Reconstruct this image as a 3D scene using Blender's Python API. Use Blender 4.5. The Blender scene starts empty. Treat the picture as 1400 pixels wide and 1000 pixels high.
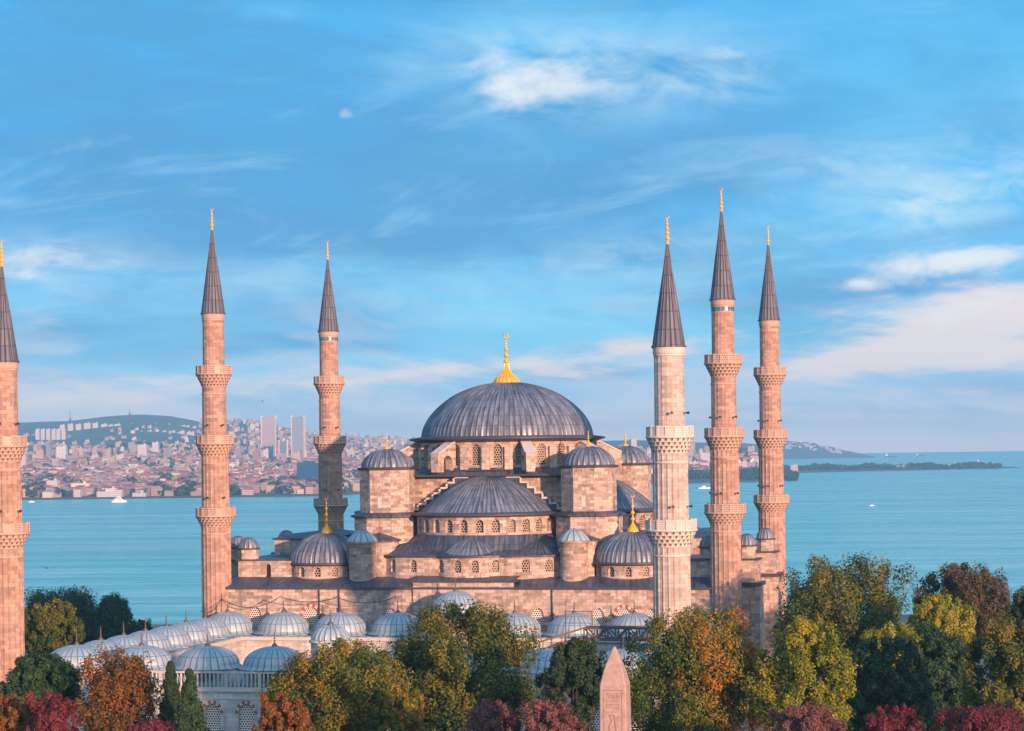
import bpy, math, random
import numpy as np
from math import sin, cos, pi, radians, sqrt, atan2
from mathutils import Vector, Matrix

random.seed(7)
S = bpy.context.scene
COL = S.collection

# ------------------------------------------------------------------ camera
F_PX = 3136.0
YAW, ROLL = radians(13.0), radians(0.75)
CAM = Vector((81.0, -346.2, 32.0))
FWD = Vector((-sin(YAW), cos(YAW), 0)); RGT = Vector((cos(YAW), sin(YAW), 0)); UPV = Vector((0, 0, 1))
cr = RGT * cos(ROLL) - UPV * sin(ROLL)
cu = RGT * sin(ROLL) + UPV * cos(ROLL)
cd = bpy.data.cameras.new('camera')
cam = bpy.data.objects.new('camera', cd); COL.objects.link(cam)
cam.matrix_world = Matrix(((cr.x, cu.x, -FWD.x, CAM.x), (cr.y, cu.y, -FWD.y, CAM.y), (cr.z, cu.z, -FWD.z, CAM.z), (0, 0, 0, 1)))
cd.sensor_width = 36.0; cd.lens = F_PX / 1400 * 36
cd.shift_x = -3 / 1400; cd.shift_y = 113.5 / 1400
cd.clip_start = 1.0; cd.clip_end = 60000
S.camera = cam

# ------------------------------------------------------------------ render settings
S.view_settings.view_transform = 'Standard'; S.view_settings.look = 'None'
S.view_settings.exposure = 0.76; S.view_settings.gamma = 1.0
S.cycles.max_bounces = 5; S.cycles.diffuse_bounces = 2; S.cycles.glossy_bounces = 2
S.cycles.transmission_bounces = 2; S.cycles.volume_bounces = 0; S.cycles.transparent_max_bounces = 4
S.cycles.use_denoising = True
S.cycles.caustics_reflective = False; S.cycles.caustics_refractive = False

# ------------------------------------------------------------------ node helpers
class NT:
    def __init__(s, tree): s.t = tree; s.n = tree.nodes; s.l = tree.links
    def node(s, typ, **kw):
        n = s.n.new(typ)
        for k, v in kw.items(): setattr(n, k, v)
        return n
    def put(s, sock, v):
        if isinstance(v, bpy.types.NodeSocket): s.l.new(v, sock)
        elif isinstance(v, (tuple, list)) and sock.type == 'RGBA' and len(v) == 3: sock.default_value = (*v, 1)
        else: sock.default_value = v
    def m(s, op, a, b=0.0, c=0.0, clamp=False):
        n = s.node('ShaderNodeMath', operation=op, use_clamp=clamp)
        s.put(n.inputs[0], a); s.put(n.inputs[1], b); s.put(n.inputs[2], c)
        return n.outputs[0]
    def vm(s, op, a, b=(0, 0, 0)):
        n = s.node('ShaderNodeVectorMath', operation=op); s.put(n.inputs[0], a); s.put(n.inputs[1], b)
        return n.outputs['Value'] if op in ('DOT_PRODUCT', 'LENGTH') else n.outputs[0]
    def xyz(s, x, y, z=0.0):
        n = s.node('ShaderNodeCombineXYZ'); s.put(n.inputs[0], x); s.put(n.inputs[1], y); s.put(n.inputs[2], z); return n.outputs[0]
    def sep(s, v):
        n = s.node('ShaderNodeSeparateXYZ'); s.put(n.inputs[0], v); return n.outputs
    def noise(s, vec, scale=1.0, detail=4.0, rough=0.55, dist=0.0):
        n = s.node('ShaderNodeTexNoise'); s.put(n.inputs['Vector'], vec)
        n.inputs['Scale'].default_value = scale; n.inputs['Detail'].default_value = detail
        n.inputs['Roughness'].default_value = rough; n.inputs['Distortion'].default_value = dist
        return n.outputs['Fac']
    def mix(s, f, a, b, typ='MIX'):
        n = s.node('ShaderNodeMix', data_type='RGBA', blend_type=typ); s.put(n.inputs[0], f); s.put(n.inputs[6], a); s.put(n.inputs[7], b)
        return n.outputs[2]
    def ss(s, v, lo, hi, a=0.0, b=1.0):
        n = s.node('ShaderNodeMapRange', interpolation_type='SMOOTHSTEP'); s.put(n.inputs[0], v)
        for i, q in enumerate((lo, hi, a, b)): s.put(n.inputs[1 + i], q)
        return n.outputs[0]
    def ramp(s, v, stops):
        n = s.node('ShaderNodeValToRGB'); s.put(n.inputs[0], v)
        e = n.color_ramp.elements
        while len(e) < len(stops): e.new(0.5)
        for q, (p, c) in zip(e, stops): q.position = p; q.color = (*c, 1)
        return n.outputs[0]

# ------------------------------------------------------------------ sun and sky
SUN_EL = radians(7.5)
SUN_AZ = Vector((cos(radians(-48)), sin(radians(-48))))      # ground direction towards the sun: behind the camera, to the right
sl = bpy.data.lights.new('sun', 'SUN'); sl.energy = 5.0; sl.angle = radians(1.2); sl.color = (1.0, 0.53, 0.34)
sun = bpy.data.objects.new('sun', sl); COL.objects.link(sun)
sdir = Vector((SUN_AZ.x * cos(SUN_EL), SUN_AZ.y * cos(SUN_EL), sin(SUN_EL)))
sun.rotation_euler = sdir.to_track_quat('Z', 'Y').to_euler(); sun.location = (200, -200, 120)

W = bpy.data.worlds.new('World'); S.world = W; W.use_nodes = True
wt = NT(W.node_tree)
for n in list(wt.n): wt.n.remove(n)
def build_sky():
    t = wt
    out = t.node('ShaderNodeOutputWorld')
    sky = t.node('ShaderNodeTexSky', sky_type='NISHITA', sun_disc=False, sun_elevation=SUN_EL,
                 sun_rotation=atan2(SUN_AZ.x, SUN_AZ.y), air_density=1.0, dust_density=0.6, ozone_density=2.0)
    bg1 = t.node('ShaderNodeBackground'); t.put(bg1.inputs[0], sky.outputs[0]); bg1.inputs[1].default_value = 0.10
    d = t.node('ShaderNodeTexCoord').outputs['Generated']
    r = t.vm('DOT_PRODUCT', d, tuple(RGT)); f = t.vm('DOT_PRODUCT', d, tuple(FWD)); z = t.sep(d)[2]
    X = t.m('MULTIPLY', t.m('ARCTAN2', r, f), 3.136)
    Y = t.m('MULTIPLY', z, 3.136)
    def at(x, y): return (x - 703) / 1000, (613.5 - y) / 1000 - 0.0131 * (x - 703) / 1000
    # broad veil of blue cloud, drawn out sideways
    sh = t.m('ADD', Y, t.m('MULTIPLY', X, 0.10))
    n1 = t.noise(t.xyz(t.m('MULTIPLY', X, 1.5), t.m('MULTIPLY', sh, 5.2), 3.1), 1.0, 6, 0.55, 0.5)
    n2 = t.noise(t.xyz(t.m('MULTIPLY', X, 3.6), t.m('MULTIPLY', sh, 17.0), 8.7), 1.0, 7, 0.6, 0.3)
    n3 = t.noise(t.xyz(t.m('MULTIPLY', X, 9.0), t.m('MULTIPLY', sh, 22.0), 1.3), 1.0, 6, 0.62, 0.6)
    def blob(x, y, sx, sy, tilt=0.0):
        bx, by = at(x, y)
        dx = t.m('SUBTRACT', X, bx); dy = t.m('SUBTRACT', t.m('SUBTRACT', Y, by), t.m('MULTIPLY', dx, tilt))
        a = t.m('POWER', t.m('DIVIDE', dx, sx / 1000), 2); b = t.m('POWER', t.m('DIVIDE', dy, sy / 1000), 2)
        return t.m('EXPONENT', t.m('MULTIPLY', t.m('ADD', a, b), -1.0))
    def total(lst):
        acc = None
        for (w, *q) in lst:
            v = t.m('MULTIPLY', blob(*q), w); acc = v if acc is None else t.m('ADD', acc, v)
        return acc
    up = t.ramp(t.m('MULTIPLY', Y, 1.4), [(0.0, (1.55, 1.12, 0.98)), (0.05, (1.04, 0.86, 0.89)), (0.10, (0.58, 0.70, 0.88)), (0.20, (0.22, 0.60, 0.92)), (0.45, (0.075, 0.45, 0.89)), (0.9, (0.06, 0.42, 0.85))])
    light = total([(0.75, 640, 250, 190, 60, .1), (0.9, 840, 440, 260, 60, .05), (0.5, 150, 440, 200, 60), (0.75, 600, 400, 190, 60), (0.5, 1330, 120, 250, 140),
                   (0.55, 1100, 300, 150, 80, .2), (0.8, 1290, 290, 140, 32, .15), (.5, 260, 500, 260, 30), (.5, 760, 60, 240, 60)])
    light = t.m('MULTIPLY', light, t.ss(n3, 0.25, 0.7, 0.45, 1.25))
    c = t.mix(t.m('MULTIPLY', light, 0.72, clamp=True), up, (0.20, 0.68, 0.97))
    c = t.mix(t.m('MULTIPLY', t.ss(n1, 0.5, 0.72), 0.35), c, (0.16, 0.57, 0.92))
    dark = total([(.6, 620, 330, 240, 30, .05), (.5, 330, 480, 160, 12), (.6, 450, 470, 120, 10, -.1), (.5, 60, 520, 160, 16), (.5, 820, 480, 120, 10), (.55, 1270, 395, 90, 10, .1), (1.15, 430, 250, 380, 85, .04), (.75, 200, 300, 260, 60), (0.8, 430, 430, 200, 36, -.08), (0.8, 960, 240, 260, 48, .08), (0.75, 240, 170, 280, 60, .1), (.8, 1150, 400, 200, 30, .1),
                  (.8, 800, 510, 120, 14), (.6, 120, 455, 150, 20), (.5, 1000, 370, 150, 26), (.8, 1330, 320, 130, 14, .08), (.55, 1190, 490, 140, 24), (.6, 1350, 530, 130, 22), (.5, 560, 150, 200, 40, .2), (.5, 1000, 180, 200, 40, .25)])
    dark = t.ss(t.m('ADD', t.m('MULTIPLY', dark, .8), t.m('MULTIPLY', t.m('SUBTRACT', n2, .5), 1.5)), 0.08, 0.85, 0.0, 0.95)
    c = t.mix(t.m('MULTIPLY', dark, 0.85, clamp=True), c, (0.065, 0.34, 0.70))
    n4_ = t.noise(t.xyz(t.m('MULTIPLY', X, 8.0), t.m('MULTIPLY', t.m('SUBTRACT', Y, t.m('MULTIPLY', X, .10)), 46.0), 2.5), 1.0, 9, 0.65, 0.2)
    n5 = t.noise(t.xyz(t.m('MULTIPLY', X, 2.2), t.m('MULTIPLY', t.m('ADD', Y, t.m('MULTIPLY', X, .05)), 8.5), 14.4), 1.0, 8, 0.6, 0.5)
    slate = t.m('MULTIPLY', t.ss(n5, 0.42, 0.62), t.m('MULTIPLY', t.ss(Y, 0.08, 0.16), t.ss(X, 0.62, 0.1, 0.45, 1.0)))
    c = t.mix(t.m('MULTIPLY', slate, 0.62), c, (0.07, 0.315, 0.62))
    low = t.m('MULTIPLY', t.ss(Y, 0.0, 0.06), t.ss(Y, 0.26, 0.10))
    streak = t.m('MULTIPLY', t.ss(n2, 0.50, 0.66), low)
    c = t.mix(t.m('MULTIPLY', streak, 0.55), c, (0.72, 0.70, 0.80))
    bands = t.m('MULTIPLY', t.ss(n2, 0.52, 0.36), low)
    wisp = t.noise(t.xyz(t.m('MULTIPLY', X, 2.6), t.m('MULTIPLY', t.m('SUBTRACT', Y, t.m('MULTIPLY', X, .13)), 13.0), 21.0), 1.0, 9, 0.66, 0.6)
    wm = t.m('MULTIPLY', t.ss(wisp, 0.50, 0.72), t.m('MULTIPLY', t.ss(Y, 0.05, 0.12), t.ss(Y, 0.62, 0.28, 0.35, 1.0)))
    c = t.mix(t.m('MULTIPLY', wm, 0.42), c, (0.46, 0.76, 0.95))
    c = t.mix(t.m('MULTIPLY', bands, 0.45), c, (0.15, 0.47, 0.77))
    warm = total([(1.0, 640, 505, 260, 18, .06), (1.3, 1330, 445, 190, 48, .14), (1.2, 1180, 490, 150, 22, .10), (.9, 1290, 490, 170, 26, .0), (.6, 930, 470, 150, 12, .10), (.6, 60, 365, 110, 28), (.55, 420, 525, 200, 14), (.6, 200, 550, 330, 26), (.45, 1250, 560, 260, 30)])
    ww = t.m('SUBTRACT', t.m('ADD', t.m('MULTIPLY', n2, .6), t.m('MULTIPLY', n4_, .4)), .5)
    warm = t.m('MULTIPLY', t.ss(t.m('ADD', warm, t.m('MULTIPLY', ww, 5.5)), 0.15, 1.5), t.ss(warm, .03, .3))
    c = t.mix(t.m('MULTIPLY', warm, 0.85, clamp=True), c, (1.0, 0.82, 0.77))
    white = total([(1.0, 722, 122, 70, 30, .1), (.55, 800, 105, 130, 50, .1), (1.0, 1285, 368, 120, 22, .10), (.9, 1330, 355, 90, 16, .05), (.9, 1180, 393, 34, 9), (.9, 60, 385, 40, 10, -.1), (.7, 50, 360, 80, 20),
                   (.75, 478, 162, 14, 10), (.6, 1010, 85, 40, 12, -.2), (.6, 860, 350, 110, 20, .12), (.6, 1250, 290, 80, 22, .1), (.8, 1320, 425, 120, 20, .15)])
    veil = total([(.8, 840, 110, 150, 60, .1), (.6, 1000, 120, 90, 40), (.7, 700, 90, 120, 50), (.8, 1290, 290, 150, 34, .12), (.6, 1180, 240, 160, 40), (.7, 860, 350, 180, 34, .1), (.6, 360, 390, 160, 40), (.6, 560, 430, 140, 20), (.8, 80, 370, 120, 45), (.6, 1330, 250, 120, 60, .2)])
    veil = t.m('MULTIPLY', veil, t.ss(t.m('ADD', t.m('MULTIPLY', n3, .6), t.m('MULTIPLY', n2, .4)), .36, .64))
    c = t.mix(t.m('MULTIPLY', veil, 0.75, clamp=True), c, (0.56, 0.78, 0.93))
    wsum = white
    n4 = t.noise(t.xyz(t.m('MULTIPLY', X, 11.0), t.m('MULTIPLY', t.m('SUBTRACT', Y, t.m('MULTIPLY', X, .12)), 24.0), 5.5), 1.0, 9, 0.62, 0.25)
    white = t.ss(t.m('ADD', white, t.m('MULTIPLY', t.m('SUBTRACT', n4, .52), 2.6)), 0.25, 1.5, 0.0, 1.0)
    white = t.m('MULTIPLY', white, t.ss(wsum, 0.02, 0.3))
    c = t.mix(t.m('MULTIPLY', white, 0.9, clamp=True), c, (0.90, 0.90, 0.93))
    below = t.ss(Y, 0.0, -0.1)
    c = t.mix(below, c, (0.20, 0.34, 0.42))
    g = t.m('POWER', t.m('MAXIMUM', t.m('ADD', t.m('MULTIPLY', t.vm('DOT_PRODUCT', d, (SUN_AZ.x * .93, SUN_AZ.y * .93, .37)), 0.85), 0.15), 0.0), 1.6)  # broad warm glow on the sun's side, out of view, added to lift shaded faces
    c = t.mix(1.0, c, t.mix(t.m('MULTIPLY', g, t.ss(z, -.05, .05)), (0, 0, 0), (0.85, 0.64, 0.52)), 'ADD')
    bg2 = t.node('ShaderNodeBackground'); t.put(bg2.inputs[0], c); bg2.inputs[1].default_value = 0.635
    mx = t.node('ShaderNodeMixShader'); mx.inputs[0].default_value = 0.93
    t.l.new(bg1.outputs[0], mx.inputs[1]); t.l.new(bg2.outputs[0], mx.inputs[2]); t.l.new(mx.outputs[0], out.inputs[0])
build_sky()

# ------------------------------------------------------------------ materials
def new_mat(name):
    m = bpy.data.materials.new(name); m.use_nodes = True
    t = NT(m.node_tree); b = m.node_tree.nodes['Principled BSDF']
    return m, t, b
def flat(name, col, rough=0.7, metal=0.0, var=0.12, scale=2.0):
    m, t, b = new_mat(name)
    co = t.node('ShaderNodeTexCoord').outputs['Object']
    n = t.noise(co, scale, 5, 0.6)
    t.put(b.inputs['Base Color'], t.mix(n, tuple(max(0, x * (1 - var * 2)) for x in col), tuple(min(1, x * (1 + var * 2)) for x in col)))
    b.inputs['Roughness'].default_value = rough; b.inputs['Metallic'].default_value = metal
    return m
def stone(name, c1, c2, bw=1.15, bh=0.46, stain=0.5, mortar=0.018):
    m, t, b = new_mat(name)
    uv = t.node('ShaderNodeUVMap').outputs[0]; ob = t.node('ShaderNodeTexCoord').outputs['Object']
    br = t.node('ShaderNodeTexBrick'); t.put(br.inputs['Vector'], uv)
    t.put(br.inputs['Color1'], (0, 0, 0)); t.put(br.inputs['Color2'], (1, 1, 1)); t.put(br.inputs['Mortar'], (0.5, 0.5, 0.5))
    br.inputs['Scale'].default_value = 1.0; br.inputs['Mortar Size'].default_value = mortar; br.inputs['Bias'].default_value = 0.0
    br.inputs['Brick Width'].default_value = bw; br.inputs['Row Height'].default_value = bh
    bv = t.sep(br.outputs['Color'])[0]
    n1 = t.noise(ob, 0.22, 6, 0.6); n2 = t.noise(ob, 2.6, 5, 0.65)
    uvs = t.sep(uv)
    drip = t.noise(t.xyz(t.m('MULTIPLY', uvs[0], 1.6), t.m('MULTIPLY', uvs[1], 0.16)), 1.0, 5, 0.6)
    f = t.m('ADD', t.m('MULTIPLY', bv, 0.75), t.m('MULTIPLY', t.ss(n2, .3, .7), 0.35))
    c = t.mix(f, c1, c2)
    c = t.mix(t.m('MULTIPLY', t.ss(n1, 0.44, 0.62), 0.62 * stain), c, (0.25, 0.235, 0.21))
    c = t.mix(t.m('MULTIPLY', t.ss(drip, 0.50, 0.70), 0.9 * stain), c, (0.115, 0.10, 0.09))
    c = t.mix(t.m('MULTIPLY', br.outputs['Fac'], 0.5), c, (0.16, 0.13, 0.11))
    t.put(b.inputs['Base Color'], c); b.inputs['Roughness'].default_value = 0.88
    bp = t.node('ShaderNodeBump'); bp.inputs['Strength'].default_value = 0.35; bp.inputs['Distance'].default_value = 0.05
    t.put(bp.inputs['Height'], t.m('SUBTRACT', n2, br.outputs['Fac'])); t.l.new(bp.outputs[0], b.inputs['Normal'])
    return m
def lead(name, dark, lite, rough=0.42, seam=0.5, row=1.7, streak=1.0):
    m, t, b = new_mat(name)
    uv = t.sep(t.node('ShaderNodeUVMap').outputs[0]); ob = t.node('ShaderNodeTexCoord').outputs['Object']
    u, v = uv[0], uv[1]
    st = t.noise(t.xyz(t.m('MULTIPLY', u, 1.3), t.m('MULTIPLY', v, 0.28)), 1.0, 6, 0.62)
    fl = t.m('FLOOR', u); sheet = t.node('ShaderNodeTexWhiteNoise', noise_dimensions='2D')
    vr = t.m('DIVIDE', v, row)
    t.put(sheet.inputs['Vector'], t.xyz(fl, t.m('FLOOR', vr)))
    n2 = t.noise(ob, 1.3, 5, 0.6)
    f = t.m('ADD', t.m('MULTIPLY', t.ss(st, 0.35, 0.68), 0.62 * streak), t.m('ADD', t.m('MULTIPLY', sheet.outputs['Value'], 0.28), t.m('MULTIPLY', n2, 0.25)))
    c = t.mix(f, dark, lite)
    fu = t.m('ABSOLUTE', t.m('SUBTRACT', t.m('FRACT', u), 0.5)); fv = t.m('ABSOLUTE', t.m('SUBTRACT', t.m('FRACT', vr), 0.5))
    line = t.m('MAXIMUM', t.ss(fu, 0.36, 0.46), t.m('MULTIPLY', t.ss(fv, 0.45, 0.485), 0.8))
    c = t.mix(t.m('MULTIPLY', line, seam), c, tuple(x * 0.35 for x in dark))
    t.put(b.inputs['Base Color'], c); b.inputs['Roughness'].default_value = rough
    t.put(b.inputs['Roughness'], t.m('ADD', t.m('MULTIPLY', n2, 0.3), rough - 0.1)); b.inputs['Metallic'].default_value = 0.25
    return m
def lattice(name, bar, hole, k=3.6, r=0.36):
    m, t, b = new_mat(name)
    uv = t.node('ShaderNodeUVMap').outputs[0]; q = t.sep(uv)
    row = t.m('FLOOR', t.m('MULTIPLY', q[1], k * 1.15))
    uu = t.m('FRACT', t.m('ADD', t.m('MULTIPLY', q[0], k), t.m('MULTIPLY', row, 0.5))); vv = t.m('FRACT', t.m('MULTIPLY', q[1], k * 1.15))
    d = t.vm('LENGTH', t.xyz(t.m('SUBTRACT', uu, 0.5), t.m('SUBTRACT', vv, 0.5)))
    h = t.ss(d, r + 0.05, r - 0.05)
    t.put(b.inputs['Base Color'], t.mix(h, bar, hole)); t.put(b.inputs['Roughness'], t.m('SUBTRACT', 0.8, t.m('MULTIPLY', h, 0.55)))
    return m
M = {}
M['stone'] = stone('pale_ashlar', (0.165, 0.118, 0.095), (0.62, 0.495, 0.405), stain=0.5)
M['stone_shaft'] = stone('minaret_ashlar', (0.22, 0.128, 0.095), (0.50, 0.325, 0.245), 0.9, 0.5, 0.38)
M['stone_white'] = stone('white_marble', (0.30, 0.245, 0.21), (0.56, 0.48, 0.42), 0.9, 0.5, 0.25)
M['stone_carved'] = flat('carved_limestone', (0.44, 0.31, 0.245), 0.85, 0, 0.2, 1.8)
M['carved_white'] = flat('carved_marble', (0.55, 0.49, 0.44), 0.8, 0, 0.12, 1.5)
M['stone_wall'] = stone('courtyard_ashlar', (0.33, 0.345, 0.325), (0.58, 0.60, 0.575), 1.3, 0.55, 0.5)
M['coping'] = flat('pale_coping', (0.50, 0.46, 0.41), 0.85)
M['carved_grey'] = flat('carved_grey_marble', (0.42, 0.43, 0.41), 0.8, 0, 0.15, 1.5)
M['niche'] = flat('shaded_niche', (0.12, 0.075, 0.058), 0.9)  # dark colour stands in for the shade inside the corbel niches
M['recess'] = flat('dark_recess', (0.02, 0.018, 0.016), 0.9)
M['lead'] = lead('weathered_lead', (0.026, 0.036, 0.060), (0.25, 0.285, 0.335), 0.42)
M['lead_dark'] = lead('dark_lead', (0.018, 0.025, 0.043), (0.11, 0.128, 0.17), 0.45)
M['lead_cone'] = lead('spire_lead', (0.045, 0.052, 0.075), (0.155, 0.165, 0.20), 0.5, 0.8, 2.1)
M['lead_pale'] = lead('pale_lead', (0.22, 0.31, 0.35), (0.42, 0.50, 0.53), 0.5, 0.8, 1.9, 0.8)
M['lead_edge'] = flat('lead_edge', (0.06, 0.062, 0.075), 0.5, 0.2)
M['gold'] = flat('gilded_copper', (0.82, 0.38, 0.035), 0.26, 0.15, 0.16)
M['bronze'] = flat('dull_bronze', (0.16, 0.12, 0.09), 0.5, 0.6)
M['lattice'] = lattice('plaster_lattice', (0.36, 0.29, 0.22), (0.012, 0.010, 0.010), 2.5, 0.40)
M['lattice_big'] = lattice('white_lattice', (0.68, 0.64, 0.58), (0.02, 0.018, 0.016), 3.1, 0.36)
M['parapet'] = lattice('pierced_parapet', (0.42, 0.31, 0.25), (0.10, 0.085, 0.075), 3.2, 0.30)
M['parapet_white'] = lattice('pierced_marble', (0.56, 0.50, 0.45), (0.30, 0.27, 0.25), 3.4, 0.30)
M['red'] = flat('red_voussoir', (0.30, 0.075, 0.055), 0.8)
M['tile'] = flat('turquoise_tile', (0.03, 0.19, 0.23), 0.3)
M['dark_metal'] = flat('dark_metal', (0.04, 0.04, 0.045), 0.5, 0.4)
M['granite'] = flat('pink_granite', (0.34, 0.245, 0.205), 0.7, 0, 0.26, 2.6)
M['glyph'] = flat('carved_hollow', (0.20, 0.13, 0.11), 0.9)
M['bark'] = flat('bark', (0.07, 0.05, 0.038), 0.9, 0, 0.2, 4)
M['wood'] = flat('weathered_timber', (0.20, 0.10, 0.055), 0.8, 0, 0.2)
M['steel'] = flat('galvanised_steel', (0.10, 0.09, 0.08), 0.5, 0.3)
M['white_paint'] = flat('white_paint', (0.78, 0.78, 0.77), 0.5, 0, 0.03)
M['blue_sheet'] = flat('blue_sheet', (0.05, 0.22, 0.55), 0.5)

# ------------------------------------------------------------------ mesh builder
def wloc(o):
    p = Vector((0, 0, 0))
    while o is not None: p += o.location; o = o.parent
    return p
class MB:
    def __init__(s): s.v = []; s.f = []; s.uv = []; s.m = []; s.s = []
    def face(s, pts, uv=None, mi=0, smooth=False):
        i = len(s.v); s.v += [tuple(p) for p in pts]; s.f.append(tuple(range(i, i + len(pts)))); s.m.append(mi); s.s.append(smooth)
        if uv is None:
            P = [Vector(p) for p in pts]; n = Vector((0, 0, 0))
            for a in range(len(P)):
                n += (P[a] - P[0]).cross(P[(a + 1) % len(P)] - P[0])
            if n.length > 1e-9: n.normalize()
            if abs(n.z) > 0.75: uv = [(p.x, p.y) for p in P]
            else:
                tx = Vector((-n.y, n.x, 0))
                if tx.length < 1e-6: tx = Vector((1, 0, 0))
                tx.normalize(); k = 1 / max(0.3, sqrt(max(1e-6, 1 - n.z * n.z)))
                uv = [(p.dot(tx), p.z * k) for p in P]
        s.uv.append(uv)
    def box(s, x0, x1, y0, y1, z0, z1, mi=0, bottom=True):
        a, b, c, d = (x0, y0), (x1, y0), (x1, y1), (x0, y1)
        s.prism([a, b, c, d], z0, z1, mi, bottom)
    def prism(s, poly, z0, z1, mi=0, bottom=True, top=True, mtop=None):
        n = len(poly)
        for i in range(n):
            p, q = poly[i], poly[(i + 1) % n]
            s.face([(*p, z0), (*q, z0), (*q, z1), (*p, z1)], None, mi)
        if top: s.face([(*p, z1) for p in poly], None, mi if mtop is None else mtop)
        if bottom: s.face([(*p, z0) for p in reversed(poly)], None, mi)
    def grid(s, rows, wrap=False, mi=0, smooth=False, uvs=None):
        i0 = len(s.v); nr, nc = len(rows), len(rows[0])
        for r in rows: s.v += [tuple(p) for p in r]
        for i in range(nr - 1):
            for j in range(nc if wrap else nc - 1):
                k = (j + 1) % nc
                s.f.append((i0 + i * nc + j, i0 + i * nc + k, i0 + (i + 1) * nc + k, i0 + (i + 1) * nc + j))
                s.m.append(mi); s.s.append(smooth)
                if uvs: s.uv.append([uvs(i, j), uvs(i, j + 1), uvs(i + 1, j + 1), uvs(i + 1, j)])
                else: s.uv.append([(j, i), (j + 1, i), (j + 1, i + 1), (j, i + 1)])
    def lathe(s, prof, c=(0, 0, 0), n=32, a0=0.0, a1=2 * pi, mi=0, smooth=True, uper=None, ribs=0, ribh=0.0, per=4, rot=0.0):
        full = abs(a1 - a0 - 2 * pi) < 1e-6
        if ribs: n = int(round(ribs * (a1 - a0) / (2 * pi))) * per
        cols = n if full else n + 1
        rmax = max(r for r, z in prof)
        arc = [0.0]
        for (r, z), (r2, z2) in zip(prof, prof[1:]): arc.append(arc[-1] + sqrt((r2 - r) ** 2 + (z2 - z) ** 2))
        rows = []
        for (r, z) in prof:
            row = []
            for j in range(cols):
                a = rot + a0 + (a1 - a0) * j / n
                rr = r
                if ribs and j % per == 0: rr = r + ribh * min(1, r / (0.35 * rmax))
                row.append((c[0] + rr * cos(a), c[1] + rr * sin(a), c[2] + z + (ribh * 0.5 if (ribs and j % per == 0 and r < 0.7 * rmax) else 0)))
            rows.append(row)
        if ribs: uf = lambda i, j: (j / per, arc[i])
        else:
            L = (a1 - a0) * rmax if uper is None else uper
            uf = lambda i, j: (j / n * L, arc[i])
        s.grid(rows, full, mi, smooth and not ribs, uf)
    def tube(s, pts, r, n=6, mi=0):
        rows = []
        for i, p in enumerate(pts):
            p = Vector(p); a = Vector(pts[max(0, i - 1)]); b = Vector(pts[min(len(pts) - 1, i + 1)])
            d = (b - a).normalized(); x = d.cross(Vector((0, 0, 1)))
            if x.length < 1e-3: x = Vector((1, 0, 0))
            x.normalize(); y = d.cross(x); rr = r[i] if isinstance(r, (list, tuple)) else r
            rows.append([p + x * (rr * cos(2 * pi * j / n)) + y * (rr * sin(2 * pi * j / n)) for j in range(n)])
        s.grid(rows, True, mi, True)
        s.face(list(reversed(rows[0])), None, mi); s.face(rows[-1], None, mi)
    def beam(s, p, q, w, h, mi=0):
        p, q = Vector(p), Vector(q); d = (q - p).normalized(); x = d.cross(Vector((0, 0, 1)))
        if x.length < 1e-3: x = Vector((1, 0, 0))
        x.normalize(); y = x.cross(d)
        R = [[a + x * (i * w / 2) + y * (j * h / 2) for i, j in ((-1, -1), (1, -1), (1, 1), (-1, 1))] for a in (p, q)]
        for i in range(4):
            k = (i + 1) % 4; s.face([R[0][i], R[0][k], R[1][k], R[1][i]], None, mi)
        s.face(list(reversed(R[0])), None, mi); s.face(R[1], None, mi)
    def build(s, name, mats, parent=None, world=True):
        if not isinstance(mats, (list, tuple)): mats = [mats]
        off = wloc(parent) if (parent is not None and world) else Vector((0, 0, 0))
        me = bpy.data.meshes.new(name)
        me.from_pydata([(p[0] - off.x, p[1] - off.y, p[2] - off.z) for p in s.v], [], s.f)
        for m in mats: me.materials.append(M[m] if isinstance(m, str) else m)
        uvl = me.uv_layers.new(name='UVMap')
        flat_uv = np.array([c for f in s.uv for q in f for c in q], dtype=np.float32)
        uvl.data.foreach_set('uv', flat_uv)
        me.polygons.foreach_set('material_index', np.array(s.m, dtype=np.int32))
        me.polygons.foreach_set('use_smooth', np.array(s.s, dtype=bool))
        me.update()
        o = bpy.data.objects.new(name, me); COL.objects.link(o); o.parent = parent
        return o
def tag(o, label, cat, group=None):
    o['label'] = label; o['category'] = cat
    if group: o['group'] = group
    return o
def struct(o): o['kind'] = 'structure'; return o
def stuff(o, label=None, cat=None):
    o['kind'] = 'stuff'
    if label: o['label'] = label; o['category'] = cat
    return o
def empty(name, loc, label, cat, group=None):
    o = bpy.data.objects.new(name, None); o.location = loc; COL.objects.link(o)
    o.empty_display_size = 1.0
    return tag(o, label, cat, group)
def copy_tree(o, parent=None):
    c = o.copy(); COL.objects.link(c); c.parent = parent
    for ch in [x for x in bpy.data.objects if x.parent == o and x != c]: copy_tree(ch, c)
    return c
def ground_pt(x, D):                       # metres to the right of the view axis, metres ahead of the camera -> world
    p = CAM + RGT * x + FWD * D
    return p.x, p.y
def lat(px, D): return (px - 703.0) / F_PX * D     # lateral metres of a picture column at a distance
def hgt(px, py, D): return CAM.z - (py - (613.5 - 0.0131 * (px - 703))) / F_PX * D

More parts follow.
